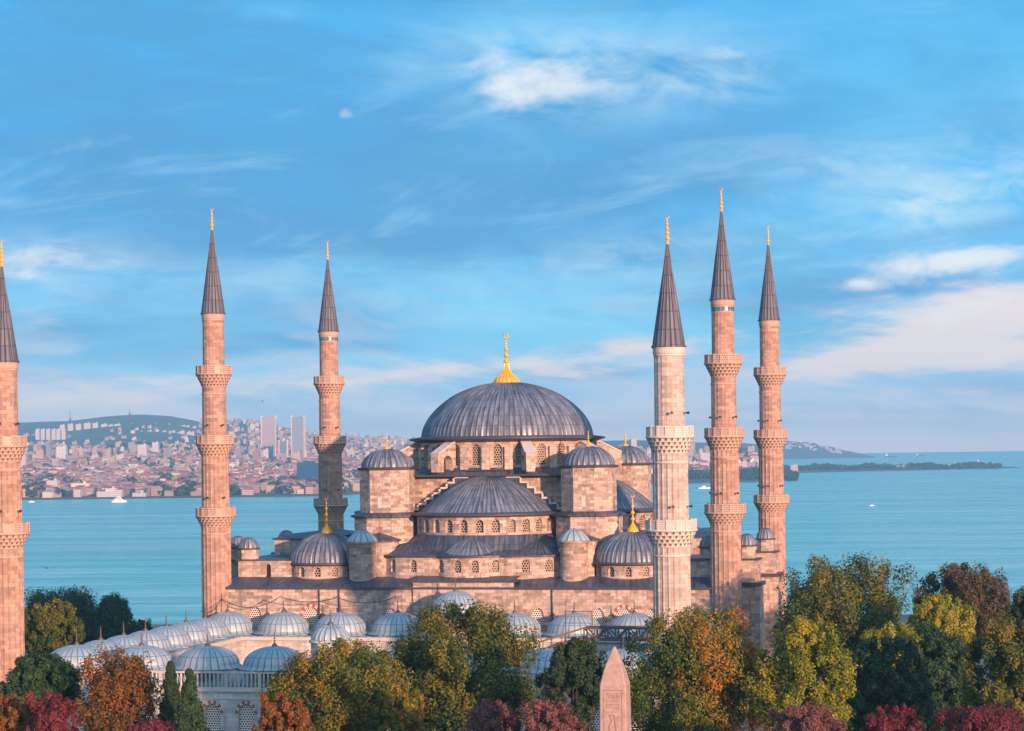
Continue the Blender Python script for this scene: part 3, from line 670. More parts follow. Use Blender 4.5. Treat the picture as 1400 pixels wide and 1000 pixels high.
def core():
    mb = MB(); mb.box(-12.3, 12.3, -12.0, 12.0, 12.5, 27.9); mb.box(-12.0, 12.0, -12.3, 12.3, 12.5, 27.7)
    mb.build('core_wall', 'stone', mosque)
    mb = MB(); P = [(-14.3, -14.2), (14.3, -14.2), (14.3, 14.2), (-14.3, 14.2)]; mb.prism(P, 27.9, 28.15, 1)
    n = 48; outer = []
    for i in range(n):
        a = 2 * pi * i / n; d = max(abs(cos(a)), abs(sin(a))); outer.append((14.3 * cos(a) / d, 14.2 * sin(a) / d, 28.155))
    inner = [(14.05 * cos(2 * pi * i / n), 14.05 * sin(2 * pi * i / n), 29.2) for i in range(n)]
    mb.grid([outer, inner], True, 0, False, lambda i, j: (j * 1.8, i * 4.0))
    for sx in (0, 1, 2, 3):                                   # the roof runs out over the crown of each gable
        pts = [rotz(p, sx) for p in ((-7.3, -15.5), (7.3, -15.5), (7.3, -13.9), (-7.3, -13.9))]
        mb.prism([p[:2] for p in pts], 28.76, 28.92, 0) if False else None
        pts = [rotz(p, sx) for p in ((-3.2, -14.5), (3.2, -14.5), (3.2, -13.2), (-3.2, -13.2))]
        mb.prism([p[:2] for p in pts], 28.76, 28.92, 1)
    mb.build('drum_roof', ['lead_dark', 'lead_edge'], mosque)
    R = 13.9; fm = cyl((0, 0), R, -pi / 2); mb = MB(); ops = []; NW = 26
    for i in range(NW):
        a = -pi + 2 * pi * (i + 0.5) / NW; ops.append(dict(s=a * R, w=1.35, zb=29.55, zs=32.05, h=0.68, n=8))
    facade(mb, fm, -pi * R, pi * R, 28.9, 33.4, ops, 0.4, 0.9)
    for i in range(NW):
        a = -pi / 2 + 2 * pi * i / NW
        ca, sa = cos(a), sin(a); P = []
        for (r, q) in ((R - .1, -.62), (R + .5, -.62), (R + .5, .62), (R - .1, .62)): P.append((r * ca - q * sa, r * sa + q * ca))
        mb.prism(P, 28.9, 32.3)
    d = mb.build('drum', 'stone', mosque)
    for o in ops: pane(o, fm, 0.32, WM, d)
    mb = MB()
    mb.lathe([(R, 33.0), (R + .75, 33.3), (R + 1.25, 33.42), (R + 1.3, 33.68), (13.3, 33.95)], (0, 0, 0), 96, mi=1)
    P = [(13.3, 0)] + [(max(.02, 13.2 * cos(pi / 2 * i / 22)), 8.35 * (1 - cos(pi / 2 * i / 22) ** 2) ** 0.58) for i in range(23)]
    mb.lathe(P, (0, 0, 33.93), ribs=96, ribh=0.13, mi=0)
    dm = mb.build('dome', ['lead', 'lead_edge'], mosque)
    mb = MB()
    rows = []; prof = [(1.95, -.15), (2.0, .2), (1.9, .6), (1.58, 1.0), (1.1, 1.35), (.72, 1.7), (.48, 2.15), (.36, 2.7), (.28, 3.3)]
    mb.lathe(prof, (0, 0, 42.0), ribs=20, ribh=0.10)
    mb.lathe(finial_prof(5.7, 0.0001 + 1.15)[4:], (0, 0, 43.4), 18)
    mb.tube([(0.42 * sin(radians(a)), 0, 49.5 - 0.42 * cos(radians(a))) for a in range(-145, 146, 29)], [0.05 + 0.09 * cos(radians(a / 2)) for a in range(-145, 146, 29)], 6)
    mb.build('finial', 'gold', dm)
    # raking buttresses with an arched opening, two to each corner
    for q in range(4):
        for da in (-21, 21):
            a = radians(45 + 90 * q + da); ca, sa = cos(a), sin(a)
            fb = lambda s, z, d: ((13.7 + s) * ca - (d - .65) * sa, (13.7 + s) * sa + (d - .65) * ca, z)
            mb = MB()
            out = [(0, 33.1), (0.8, 33.1), (4.3, 31.4), (4.3, 28.6)]
            arc = [(1.9 + 1.05 * cos(radians(x)), 30.0 + 1.1 * sin(radians(x))) for x in range(0, 181, 30)]
            op = [(2.95, 28.6)] + arc + [(0.85, 28.6)]
            poly = out + op + [(0, 28.6)]
            # split in simple pieces: pier, haunch strips, spandrel
            pcs = [[(2.95, 28.6), (4.3, 28.6), (4.3, 31.4), (2.95, 31.4 + 1.35 / 3.5 * 1.7)], [(0, 28.6), (0.85, 28.6), (0.85, 33.08), (0, 33.1)]]
            for p, r in zip(arc, arc[1:]):
                tz = lambda x: 33.1 - max(0, x - 0.8) / 3.5 * 1.7
                pcs.append([(r[0], r[1]), (p[0], p[1]), (p[0], tz(p[0])), (r[0], tz(r[0]))])
            for pc in pcs:
                mb.face([fb(x, z, 0) for x, z in pc]); mb.face([fb(x, z, 1.3) for x, z in reversed(pc)])
            for p, r in zip(arc, arc[1:]): mb.face([fb(p[0], p[1], 0), fb(r[0], r[1], 0), fb(r[0], r[1], 1.3), fb(p[0], p[1], 1.3)])
            for (p, r) in (((4.3, 28.6), (4.3, 31.4)), ((2.95, 28.6), (2.95, 30.0)), ((.85, 28.6), (.85, 30.0))):
                mb.face([fb(p[0], p[1], 0), fb(r[0], r[1], 0), fb(r[0], r[1], 1.3), fb(p[0], p[1], 1.3)])
            for (p, r) in (((0, 33.1), (.8, 33.1)), ((.8, 33.1), (4.3, 31.4))):
                mb.face([fb(p[0], p[1] + .01, -.15), fb(r[0], r[1] + .01, -.15), fb(r[0], r[1] + .01, 1.45), fb(p[0], p[1] + .01, 1.45)], None, 1)
                mb.face([fb(p[0], p[1] + .01, -.15), fb(p[0], p[1] - .22, -.15), fb(r[0], r[1] - .22, -.15), fb(r[0], r[1] + .01, -.15)], None, 1)
                mb.face([fb(p[0], p[1] + .01, 1.45), fb(p[0], p[1] - .22, 1.45), fb(r[0], r[1] - .22, 1.45), fb(r[0], r[1] + .01, 1.45)], None, 1)
            mb.build('raking_buttress', ['stone', 'coping'], mosque)
core()

for sx in (-1, 1):
    for sy in (-1, 1):
        c = (sx * 15.4 + (0.4 if sx < 0 else 0.4), sy * 15.3)
        # octagonal weight tower
        mb = MB(); mb.prism(octa(c, 4.15), 22.0, 29.2)
        mb.lathe([(3.9, 28.95), (4.45, 29.15), (4.5, 29.4), (3.7, 29.5)], (*c, 0), 8, mi=1, smooth=False, rot=pi / 8)
        P = octa(c, 4.15); mb.prism([(x, y) for x, y in [(c[0] - .4, c[1] - 3.92), (c[0] + .2, c[1] - 3.92), (c[0] + .2, c[1] - 3.8), (c[0] - .4, c[1] - 3.8)]], 23.4, 25.0, 2)
        t_ = mb.build('weight_tower', ['stone', 'lead_edge', 'coping'], mosque)
        d = MB(); d.lathe(dome_prof(3.75, 2.75, 10), (*c, 29.42), ribs=28, ribh=0.13); d.build('dome', 'lead', t_)
        d = MB(); finial(d, (*c, 32.1), 2.3, 0.55); d.build('finial', 'gold', t_)
        # its base with a lead ledge
        mb = MB(); mb.prism(octa(c, 5.0), 12.6, 22.0)
        mb.lathe([(4.95, 21.9), (5.55, 22.05), (5.55, 22.3), (4.1, 22.75)], (*c, 0), 8, mi=1, smooth=False, rot=pi / 8)
        mb.build('tower_base', ['stone', 'lead_dark'], mosque)
        # octagonal buttress with a low lead cap in front of it
        c2 = (sx * 14.9 + .3, sy * 21.2); mb = MB(); mb.prism(octa(c2, 2.9), 12.8, 18.6)
        mb.lathe([(2.85, 18.5), (3.25, 18.6), (3.25, 18.8), (0.02, 19.9)], (*c2, 0), 8, mi=1, smooth=False, rot=pi / 8)
        mb.build('pier_buttress', ['stone', 'lead_dark'], mosque)
        # round stair turret on the roof edge
        c3 = (sx * 15.8 - 0.5 + (0.0 if sx > 0 else 0.0), sy * 24.4); mb = MB()
        mb.lathe([(2.0, 12.3), (1.98, 18.3), (2.15, 18.42), (2.3, 18.55), (2.3, 18.7), (1.9, 18.78)], (*c3, 0), 28, uper=12.6)
        t_ = mb.build('round_turret', 'stone', mosque)
        d = MB(); d.lathe([(2.25, 0), (2.05, .35), (1.6, .85), (1.0, 1.3), (.4, 1.6), (.02, 1.7)], (*c3, 18.72), ribs=14, ribh=0.12); d.build('dome', 'lead_pale', t_)
        # corner dome on a low drum
        c4 = (sx * 23.1, sy * 20.0); R = 5.5; mb = MB(); fm = cyl(c4, R, -pi / 2); ops = []
        if sy < 0:
            for i in range(-2, 4):
                ops.append(dict(s=(i * radians(27) + radians(2)) * R, w=1.05, zb=13.55, zs=14.45, h=0.55, n=8))
        facade(mb, fm, -pi * R, pi * R, 12.6, 15.3, ops, 0.4, 0.8)
        mb.lathe([(R, 15.1), (R + .45, 15.25), (R + .5, 15.5), (5.6, 15.6)], (*c4, 0), 48, mi=1)
        w = mb.build('corner_drum', ['stone', 'lead_edge'], mosque)
        for o in ops: pane(o, fm, 0.33, WM, w, voussoir=1)
        d = MB(); d.lathe(dome_prof(5.65, 4.2, 14), (*c4, 15.58), ribs=48, ribh=0.13); dm = d.build('corner_dome', 'lead', mosque)
        d = MB(); finial(d, (*c4, 19.7), 5.3, 0.85); d.build('finial', 'gold', dm)

# ================================================================== MINARETS
def minaret(label, white=False, tiers=None, shaft_r=None, cone=None, tileband=False, big=False, group='tall stone minarets'):
    root = empty('minaret', (0, 0, 0), label, 'minaret', group)
    sm, cm, pm = ('stone_white', 'carved_white', 'parapet_white') if white else ('stone_shaft', 'stone_carved', 'parapet')
    zc, zt = cone
    mb = MB()
    # polygonal base and ribbed shaft
    segs = [(-8.0, tiers[0][0])] + [(tiers[i][1], tiers[i + 1][0]) for i in range(len(tiers) - 1)] + [(tiers[-1][1], zc)]
    mb.prism(octa((0, 0), shaft_r[0] + .75, 12), -8, 3.0); mb.lathe([(shaft_r[0] + .73, 3.0), (shaft_r[0] + .1, 4.6)], (0, 0, 0), 12, rot=pi / 12, smooth=False)
    for i, (z0, z1) in enumerate(segs):
        r = shaft_r[i]; n = 20; rows = []
        zs = [z0 + (z1 - z0) * j / 6 for j in range(7)]
        for z in zs:
            row = []
            for j in range(n * 4):
                a = 2 * pi * j / (n * 4); rr = r * (1.02 - 0.02 * (z - z0) / (z1 - z0)); rr = rr * (1.0 if j % 4 else (1.05 if i < 2 else 1.02))
                row.append((rr * cos(a), rr * sin(a), z))
            rows.append(row)
        mb.grid(rows, True, 0, False, lambda i2, j2: (j2 / (n * 4) * 2 * pi * r, zs[i2]))
        mb.lathe([(r * 1.05, z1 - 1.1), (r * 1.09, z1 - 1.0), (r * 1.05, z1 - .9)], (0, 0, 0), 40, mi=1)
    mb.lathe([(shaft_r[-1] * 1.03, zc - .9), (shaft_r[-1] * 1.12, zc - .75), (shaft_r[-1] * 1.06, zc - .5), (shaft_r[-1] * 1.16, zc - .05)], (0, 0, 0), 40, mi=1)
    if tileband:
        r = shaft_r[-1] * 1.045
        for j in range(20):
            a = 2 * pi * (j + .5) / 20; da = 0.095
            mb.face([((r + .03) * cos(a - da), (r + .03) * sin(a - da), zc - 1.7), ((r + .03) * cos(a + da), (r + .03) * sin(a + da), zc - 1.7), ((r + .03) * cos(a + da), (r + .03) * sin(a + da), zc - .95), ((r + .03) * cos(a - da), (r + .03) * sin(a - da), zc - .95)], None, 2)
    mb.build('shaft', [sm, cm, 'tile'], root)
    for i, (zb, ztop, rb) in enumerate(tiers):
        # muqarnas corbel: rings of niches stepping outwards, then slab, pierced parapet of flat panels
        mb = MB(); r0 = shaft_r[i] * 1.03; par = 1.35; zs = ztop - par; rings = 4; H = zs - zb
        for k in range(rings):
            ra = r0 + (rb - r0) * (k / rings) ** 1.1; rc = r0 + (rb - r0) * ((k + 1) / rings) ** 1.1; z0 = zb + H * k / rings; z1 = zb + H * (k + 1) / rings
            n = 24; rows = [[], [], []]
            for j in range(n * 4):
                a = 2 * pi * (j + (2 if k % 2 else 0)) / (n * 4); q = j % 4
                rows[0].append((ra * cos(a), ra * sin(a), z0)); e = (0.0, .45, 1.0, .45)[q]
                rm = ra + (rc - ra) * (0.08 + .75 * e); rows[1].append((rm * cos(a), rm * sin(a), z0 + (z1 - z0) * .72)); rows[2].append((rc * cos(a), rc * sin(a), z1))
            mb.grid(rows[:2], True, 0); mb.grid(rows[1:], True, 0)
            # carved pendants between the niches, niche shade painted in as dark colour
            for j in range(n):
                a = 2 * pi * (j + .5 + (.5 if k % 2 else 0)) / n; rr = ra + (rc - ra) * .55; w = 0.10
                mb.face([(rr * cos(a - w / rr), rr * sin(a - w / rr), z0 + .35 * (z1 - z0)), (rr * cos(a + w / rr), rr * sin(a + w / rr), z0 + .35 * (z1 - z0)), ((rc + .02) * cos(a + w / rc), (rc + .02) * sin(a + w / rc), z1), ((rc + .02) * cos(a - w / rc), (rc + .02) * sin(a - w / rc), z1)], None, 1)
        mb.lathe([(rb, zs), (rb + .12, zs + .03), (rb + .12, zs + .2), (rb - .1, zs + .22), (shaft_r[i], zs + .22)], (0, 0, 0), 48, mi=0)
        b = mb.build('balcony', [cm, 'niche'], root)
        mb = MB(); n = 16; r1 = rb + 0.0
        for j in range(n):
            a0, a1 = 2 * pi * j / n, 2 * pi * (j + 1) / n; w = 2 * r1 * sin(pi / n)
            for (rr, fl) in ((r1, 0), (r1 - .16, 1)):
                P = [(rr * cos(a0), rr * sin(a0), zs + .22), (rr * cos(a1), rr * sin(a1), zs + .22), (rr * cos(a1), rr * sin(a1), ztop - .12), (rr * cos(a0), rr * sin(a0), ztop - .12)]
                mb.face(P if not fl else list(reversed(P)), [(0.1, 0), (w + .1, 0), (w + .1, par - .3), (.1, par - .3)], 0)
            ca, sa = cos(a0), sin(a0)
            mb.prism([((r1 + .06) * ca + q * sa * .11, (r1 + .06) * sa - q * ca * .11) for q in (-1, 1)] + [((r1 - .2) * ca + q * sa * .11, (r1 - .2) * sa - q * ca * .11) for q in (1, -1)], zs + .2, ztop + .06, 1)
        mb.lathe([(r1 - .2, ztop - .12), (r1 + .05, ztop - .12), (r1 + .05, ztop), (r1 - .2, ztop), (r1 - .2, ztop - .12)], (0, 0, 0), n, mi=1, smooth=False)
        mb.build('parapet', [pm, cm], b)
        # horn loudspeakers fixed to the shaft above the balcony
        if i < len(tiers) - (0 if big else 1):
            for a in ((-95, -40, 150) if not big else (-75, -20)):
                mb = MB(); a = radians(a); r = shaft_r[i + 1]; d = Vector((cos(a), sin(a), 0)); z = ztop + 1.5
                mb.tube([d * (r * .98) + Vector((0, 0, z)), d * (r + .4) + Vector((0, 0, z)), d * (r + .55) + Vector((0, 0, z)), d * (r + .8) + Vector((0, 0, z))], [.04, .05, .10, .18], 10)
                mb.build('loudspeaker', 'dark_metal', root)
    rc = shaft_r[-1] * 1.09; mb = MB(); H = zt - zc
    mb.lathe([(rc + .12, -.12), (rc + .12, .06), (rc, .12), (rc * .76, H * .25), (rc * .505, H * .5), (rc * .26, H * .75), (.12, H)], (0, 0, zc), ribs=20, ribh=0.07)
    mb.lathe([(shaft_r[-1], -.14), (rc + .1, -.12)], (0, 0, zc), 40)
    mb.build('spire', 'lead_cone', root)
    mb = MB(); h = 3.6
    mb.lathe([(.22, 0), (.2, .25), (.13, .35), (.13, .5), (.34, .66), (.13, .85), (.11, 1.1), (.30, 1.25), (.11, 1.42), (.1, 1.65), (.26, 1.78), (.1, 1.92), (.08, 2.2), (.2, 2.3), (.08, 2.42), (.05, 2.8), (.04, 2.95)], (0, 0, zt - .15), 12)
    mb.tube([(.22 * sin(radians(a)), 0, zt + 2.98 - .22 * cos(radians(a))) for a in range(-140, 141, 28)], [.02 + .035 * cos(radians(a / 2)) for a in range(-140, 141, 28)], 5)
    mb.build('finial', 'gold', root)
    return root
HT = [(21.1, 23.9, 2.85), (31.4, 34.5, 2.72), (41.6, 44.7, 2.58)]; HR = [2.06, 1.90, 1.72, 1.53]
m1 = minaret('tall three balcony minaret with pink shaft at the left front corner of the mosque', tiers=HT, shaft_r=HR, cone=(52.4, 64.8))
m1.location = (-37.6, -27.9, 0)
m2 = copy_tree(m1); m2['label'] = 'tallest looking minaret, with three balconies and a turquoise tile band, at the right front corner'; m2.location = (37.6, -27.9, 0)
m4 = copy_tree(m1); m4['label'] = 'three balcony minaret with no tile band, farthest right of the six'; m4.location = (37.6, 27.9, 0)
m3 = copy_tree(m1); m3['label'] = 'distant three balcony minaret with dark blue tile band behind the left golden finial'; m3.location = (-37.6, 27.9, 0)
for mm in (m2, m3):                              # these two carry a band of blue tiles below the spire
    mb = MB(); r = HR[-1] * 1.045 + .03
    for j in range(20):
        a = 2 * pi * (j + .5) / 20; da = 0.095; P = [((r) * cos(a + q * da), r * sin(a + q * da), z) for q, z in ((-1, 50.75), (1, 50.75), (1, 51.5), (-1, 51.5))]; mb.face(P)
    mb.build('tile_band', 'tile', mm, world=False)
CT = [(20.6, 23.7, 2.9), (31.2, 34.3, 2.68)]; CRR = [2.05, 1.92, 1.68]
m5 = minaret('pink two balcony minaret cut by the left edge of the picture', tiers=CT, shaft_r=CRR, cone=(43.4, 55.2), big=True, group='shorter courtyard minarets')
m5.location = (-42.7, -87.3, 0)
m6 = minaret('pale marble minaret with two balconies, nearest one, standing in front of the mosque', white=True, tiers=CT, shaft_r=CRR, cone=(43.4, 55.2), big=True, group='shorter courtyard minarets')
m6.location = (39.5, -87.5, 0)

# ================================================================== COURTYARD
UC = -0.75; BV = 7.36
court = empty('courtyard_arcade', (UC, -58, -7), 'walled mosque courtyard roofed with rows of small pale blue lead domes', 'courtyard')
def courtyard():
    L, R_, Fv, Bv = UC - 38.3, UC + 38.3, -88.7, -29.2
    mb = MB(); fm = lambda s, z, d: (s, Fv + d, z); ops = []
    x = -15.7 - 4.25 * 5
    while x < R_ - 1.5:
        if abs(x - UC) > 6: ops.append(dict(s=x, w=2.0, zb=-3.2, zs=1.0, h=1.15, n=10))
        x += 4.25
    facade(mb, fm, L, R_, -8, 3.6, ops, 0.45, 6)
    mb.box(L - .15, R_ + .15, Fv - .18, Fv + .5, 3.6, 3.95, 1); mb.box(L - .05, R_ + .05, Fv - .1, Fv - .003, 2.7, 2.85, 1)
    mb.box(L, L + .8, Fv + .52, Bv, -8, 5.7); mb.box(R_ - .8, R_, Fv + .52, Bv, -8, 5.7)
    w = mb.build('outer_wall', ['stone_wall', 'carved_white'], court)
    for o in ops: pane(o, fm, 0.36, ['lattice_big', 'stone_carved', 'red', 'coping'], w, voussoir=1)
    # balustrade on the wall top
    mb = MB(); mb.box(L, R_, Fv - .05, Fv + .2, 3.955, 4.15); mb.box(L, R_, Fv - .08, Fv + .24, 5.75, 5.98)
    x = L + .2; i = 0
    while x < R_ - .2:
        if i % 8 == 0: mb.box(x - .2, x + .2, Fv - .06, Fv + .22, 4.15, 5.75)
        else: mb.lathe([(.10, 0), (.15, .3), (.09, .8), (.15, 1.3), (.10, 1.6)], (x, Fv + .07, 4.15), 6)
        x += 0.52; i += 1
    mb.build('balustrade', 'carved_grey', court)
    # inner arcades of pointed arches
    mb = MB()
    n = 7; iL, iR, iF, iB = UC - 30.0, UC + 30.0, -80.4, -37.3
    def arcade(fmm, s0, s1, cnt):
        st = (s1 - s0) / cnt; oo = [dict(s=s0 + st * (i + .5), w=st * .8, zb=-6.2, zs=1.0, h=2.9, pointed=True, n=14) for i in range(cnt)]
        facade(mb, fmm, s0, s1, -7, 5.5, oo, 0.7, 8)
    arcade(lambda s, z, d: (s, iB + d, z), iL, iR, 7)
    arcade(lambda s, z, d: (-s, iF - d, z), -iR, -iL, 7)
    arcade(lambda s, z, d: (iL - d, s, z), iF, iB, 6)
    arcade(lambda s, z, d: (iR + d, -s, z), -iB, -iF, 6)
    for i in range(8):                                  # round openings over the columns
        x = iL + 60 / 7 * i
        if 0 < i < 7: mb.lathe([(.32, 0), (.3, .02), (.02, .03)], (0, 0, 0), 12, mi=1); 
    a = mb.build('inner_arcade', ['stone_wall', 'recess'], court)
    # lead roof: four flat strips and sloped verge behind the balustrade
    mb = MB()
    mb.box(L - .1, R_ + .1, Fv + 1.6, iF + .25, 5.55, 5.9); mb.box(L - .1, R_ + .1, iB - .25, Bv + .5, 5.5, 5.85)
    mb.box(L - .1, iL + .25, iF + .25, iB - .25, 5.55, 5.88); mb.box(iR - .25, R_ + .1, iF + .25, iB - .25, 5.55, 5.88)
    mb.face([(L, Fv + .3, 4.2), (R_, Fv + .3, 4.2), (R_, Fv + 1.6, 5.7), (L, Fv + 1.6, 5.7)], [(0, 0), (80, 0), (80, 2), (0, 2)])
    mb.build('roof', 'lead_pale', court)
    mb = MB(); mb.box(iL - .05, iR + .05, iB - .42, iB - .26, 5.3, 5.75); mb.box(iL + .26, iL + .42, iF, iB - .43, 5.3, 5.75); mb.box(iR - .42, iR - .26, iF, iB - .43, 5.3, 5.75)
    mb.build('eaves_moulding', 'coping', court)
    # thirty domes
    spots = []
    for i in range(-4, 5):
        spots.append((UC + 8.5 * i, -84.5, 5.9, 3.80, 2.2) if i != 0 else None)
        spots.append((UC + 8.5 * i + (.75 - .1 * 0 if i != 0 else .75), -33.2, 5.85, 3.8, 2.6) if i != 0 else (0.0, -33.2, 8.6, 3.5, 2.9))
    for j in range(1, 7):
        spots.append((UC - 34, -84.5 + BV * j, 5.88, 3.4, 2.2)); spots.append((UC + 34, -84.5 + BV * j, 5.88, 3.4, 2.2))
    for s in spots:
        if s is None: continue
        x, y, z, R, h = s
        mb = MB()
        if z > 8: mb.box(x - 4.4, x + 4.4, y - 4.1, y + 3.9, 5.86, z - .02, 2)
        mb.lathe([(R + .60, -.02), (R + .60, .12), (R + .02, .42)], (x, y, z), 8, mi=1, smooth=False, rot=pi / 8)
        P = [(R + .62, -.12), (R + .30, .02), (R + .08, .20)] + [(r, z_ + .25) for r, z_ in dome_prof(R, h, 10)]
        mb.lathe(P, (x, y, z + .3), ribs=28, ribh=0.028)
        d = mb.build('small_dome', ['lead_pale', 'lead_pale', 'stone'], court)
        mb = MB(); finial(mb, (x, y, z + .52 + h), 1.9, 0.36, crescent=False); mb.build('finial', 'bronze', d)
    # portal with its ribbed dome
    mb = MB(); g0 = (UC, -89.0)
    mb.box(UC - 5, UC + 5, -90.6, -88.9, -8, 6.6); mb.box(UC - 4.6, UC + 4.6, -88.9, -81.0, 5.95, 7.2)
    mb.face([(UC - 5, -90.6, 6.61), (UC + 5, -90.6, 6.61), (UC, -90.2, 8.1)]); mb.face([(UC - 5, -90.6, 6.61), (UC, -90.2, 8.1), (UC - 4.6, -85, 7.21)]); mb.face([(UC + 5, -90.6, 6.61), (UC + 4.6, -85, 7.21), (UC, -90.2, 8.1)])
    mb.prism(octa((UC - .9, -86.2), 2.35), 7.2, 9.3)
    mb.lathe([(2.3, 9.3), (2.6, 9.35), (2.6, 9.6), (2.2, 9.65)], (UC - .9, -86.2, 0), 16)
    p = mb.build('portal', 'stone_wall', court)
    d = MB(); d.lathe(dome_prof(2.25, 1.75, 9), (UC - .9, -86.2, 9.62), ribs=20, ribh=0.1); d.build('dome', 'lead_pale', p)
    d = MB(); finial(d, (UC - .9, -86.2, 11.35), 2.1, .4, crescent=False); d.build('finial', 'bronze', p)
courtyard()
# lattice gantry over the courtyard roof
def gantry():
    root = empty('lattice_gantry', (28, -80, 6), 'timber and steel lattice gantry with a sloping ramp over the courtyard domes', 'scaffold')
    mb = MB(); y0, y1 = -79.4, -77.6; xa, xb = 27.6, 36.5; zb, zt = 9.2, 10.6
    for y in (y0, y1):
        for z in (zb, zt): mb.beam((xa, y, z), (xb, y, z), .24, .24)
        n = 7
        for i in range(n + 1):
            x = xa + (xb - xa) * i / n; mb.beam((x, y, zb), (x, y, zt), .16, .16)
            if i < n: mb.beam((x, y, zb if i % 2 else zt), (x + (xb - xa) / n, y, zt if i % 2 else zb), .15, .15)
        for x in (xa, (xa + xb) / 2, xb): mb.beam((x, y, 5.9), (x, y, zb), .14, .14)
    mb.build('truss', 'steel', root)
    mb = MB(); mb.box(xa, xb, y0 + .1, y1 - .1, zb - .06, zb + .04)
    for i in range(14): mb.beam((22.6 + i * .36, y0, 8.05 + i * .105), (22.6 + i * .36, y1, 8.05 + i * .105), .3, .06)
    mb.build('deck', 'wood', root)
    mb = MB()
    for y in (y0, y1):
        mb.beam((22.2, y, 7.9), (27.6, y, 9.5), .22, .24); mb.beam((22.2, y, 8.9), (27.6, y, 10.6), .18, .18)
        for x, z in ((22.2, 7.9), (24.9, 8.7)): mb.beam((x, y, 5.9), (x, y, z + 1.0), .10, .10)
    mb.build('ramp', 'wood', root)
    mb = MB(); mb.beam((25.4, y0, 5.9), (25.4, y0, 12.6), .1, .1); mb.beam((28.6, y0, 5.9), (28.6, y0, 12.6), .1, .1); mb.beam((25.4, y0, 12.6), (28.6, y0, 12.6), .1, .1); mb.beam((25.4, y0, 11.2), (28.6, y0, 11.2), .08, .08)
    mb.build('frame', 'steel', root)
    mb = MB(); mb.tube([(35.4, y0 - .2, 8.5), (35.5, y0 - .2, 8.6), (36.1, y0 - .2, 8.6), (36.2, y0 - .2, 8.5)], [.1, .45, .45, .1], 10); tag(mb.build('tarpaulin_bundle', 'blue_sheet'), 'small blue bundle hanging on the lattice gantry beside the big tree', 'bundle')
gantry()

mb = MB()
def sag(p, q, s, n=10):
    p, q = Vector(p), Vector(q); return [p.lerp(q, i / n) - Vector((0, 0, 4 * s * (i / n) * (1 - i / n))) for i in range(n + 1)]
for p, q, s in (((-36.2, -29.6, 10.6), (-26, -33.2, 11.2), 1.4), ((-26, -33.2, 11.2), (-17.5, -33.2, 11.1), .7), ((-17.5, -33.2, 11.1), (-9, -33.2, 11.1), .8), ((-36.2, -29.6, 10.6), (-35.5, -40, 9.6), .9), ((-36.2, -29.6, 11.4), (-36.4, -29.4, 4), 0)):
    mb.tube(sag(p, q, s), .055, 5)
tag(mb.build('hanging_cable', 'dark_metal'), 'thin dark cables sagging from the left front minaret to the small dome tips', 'cable')
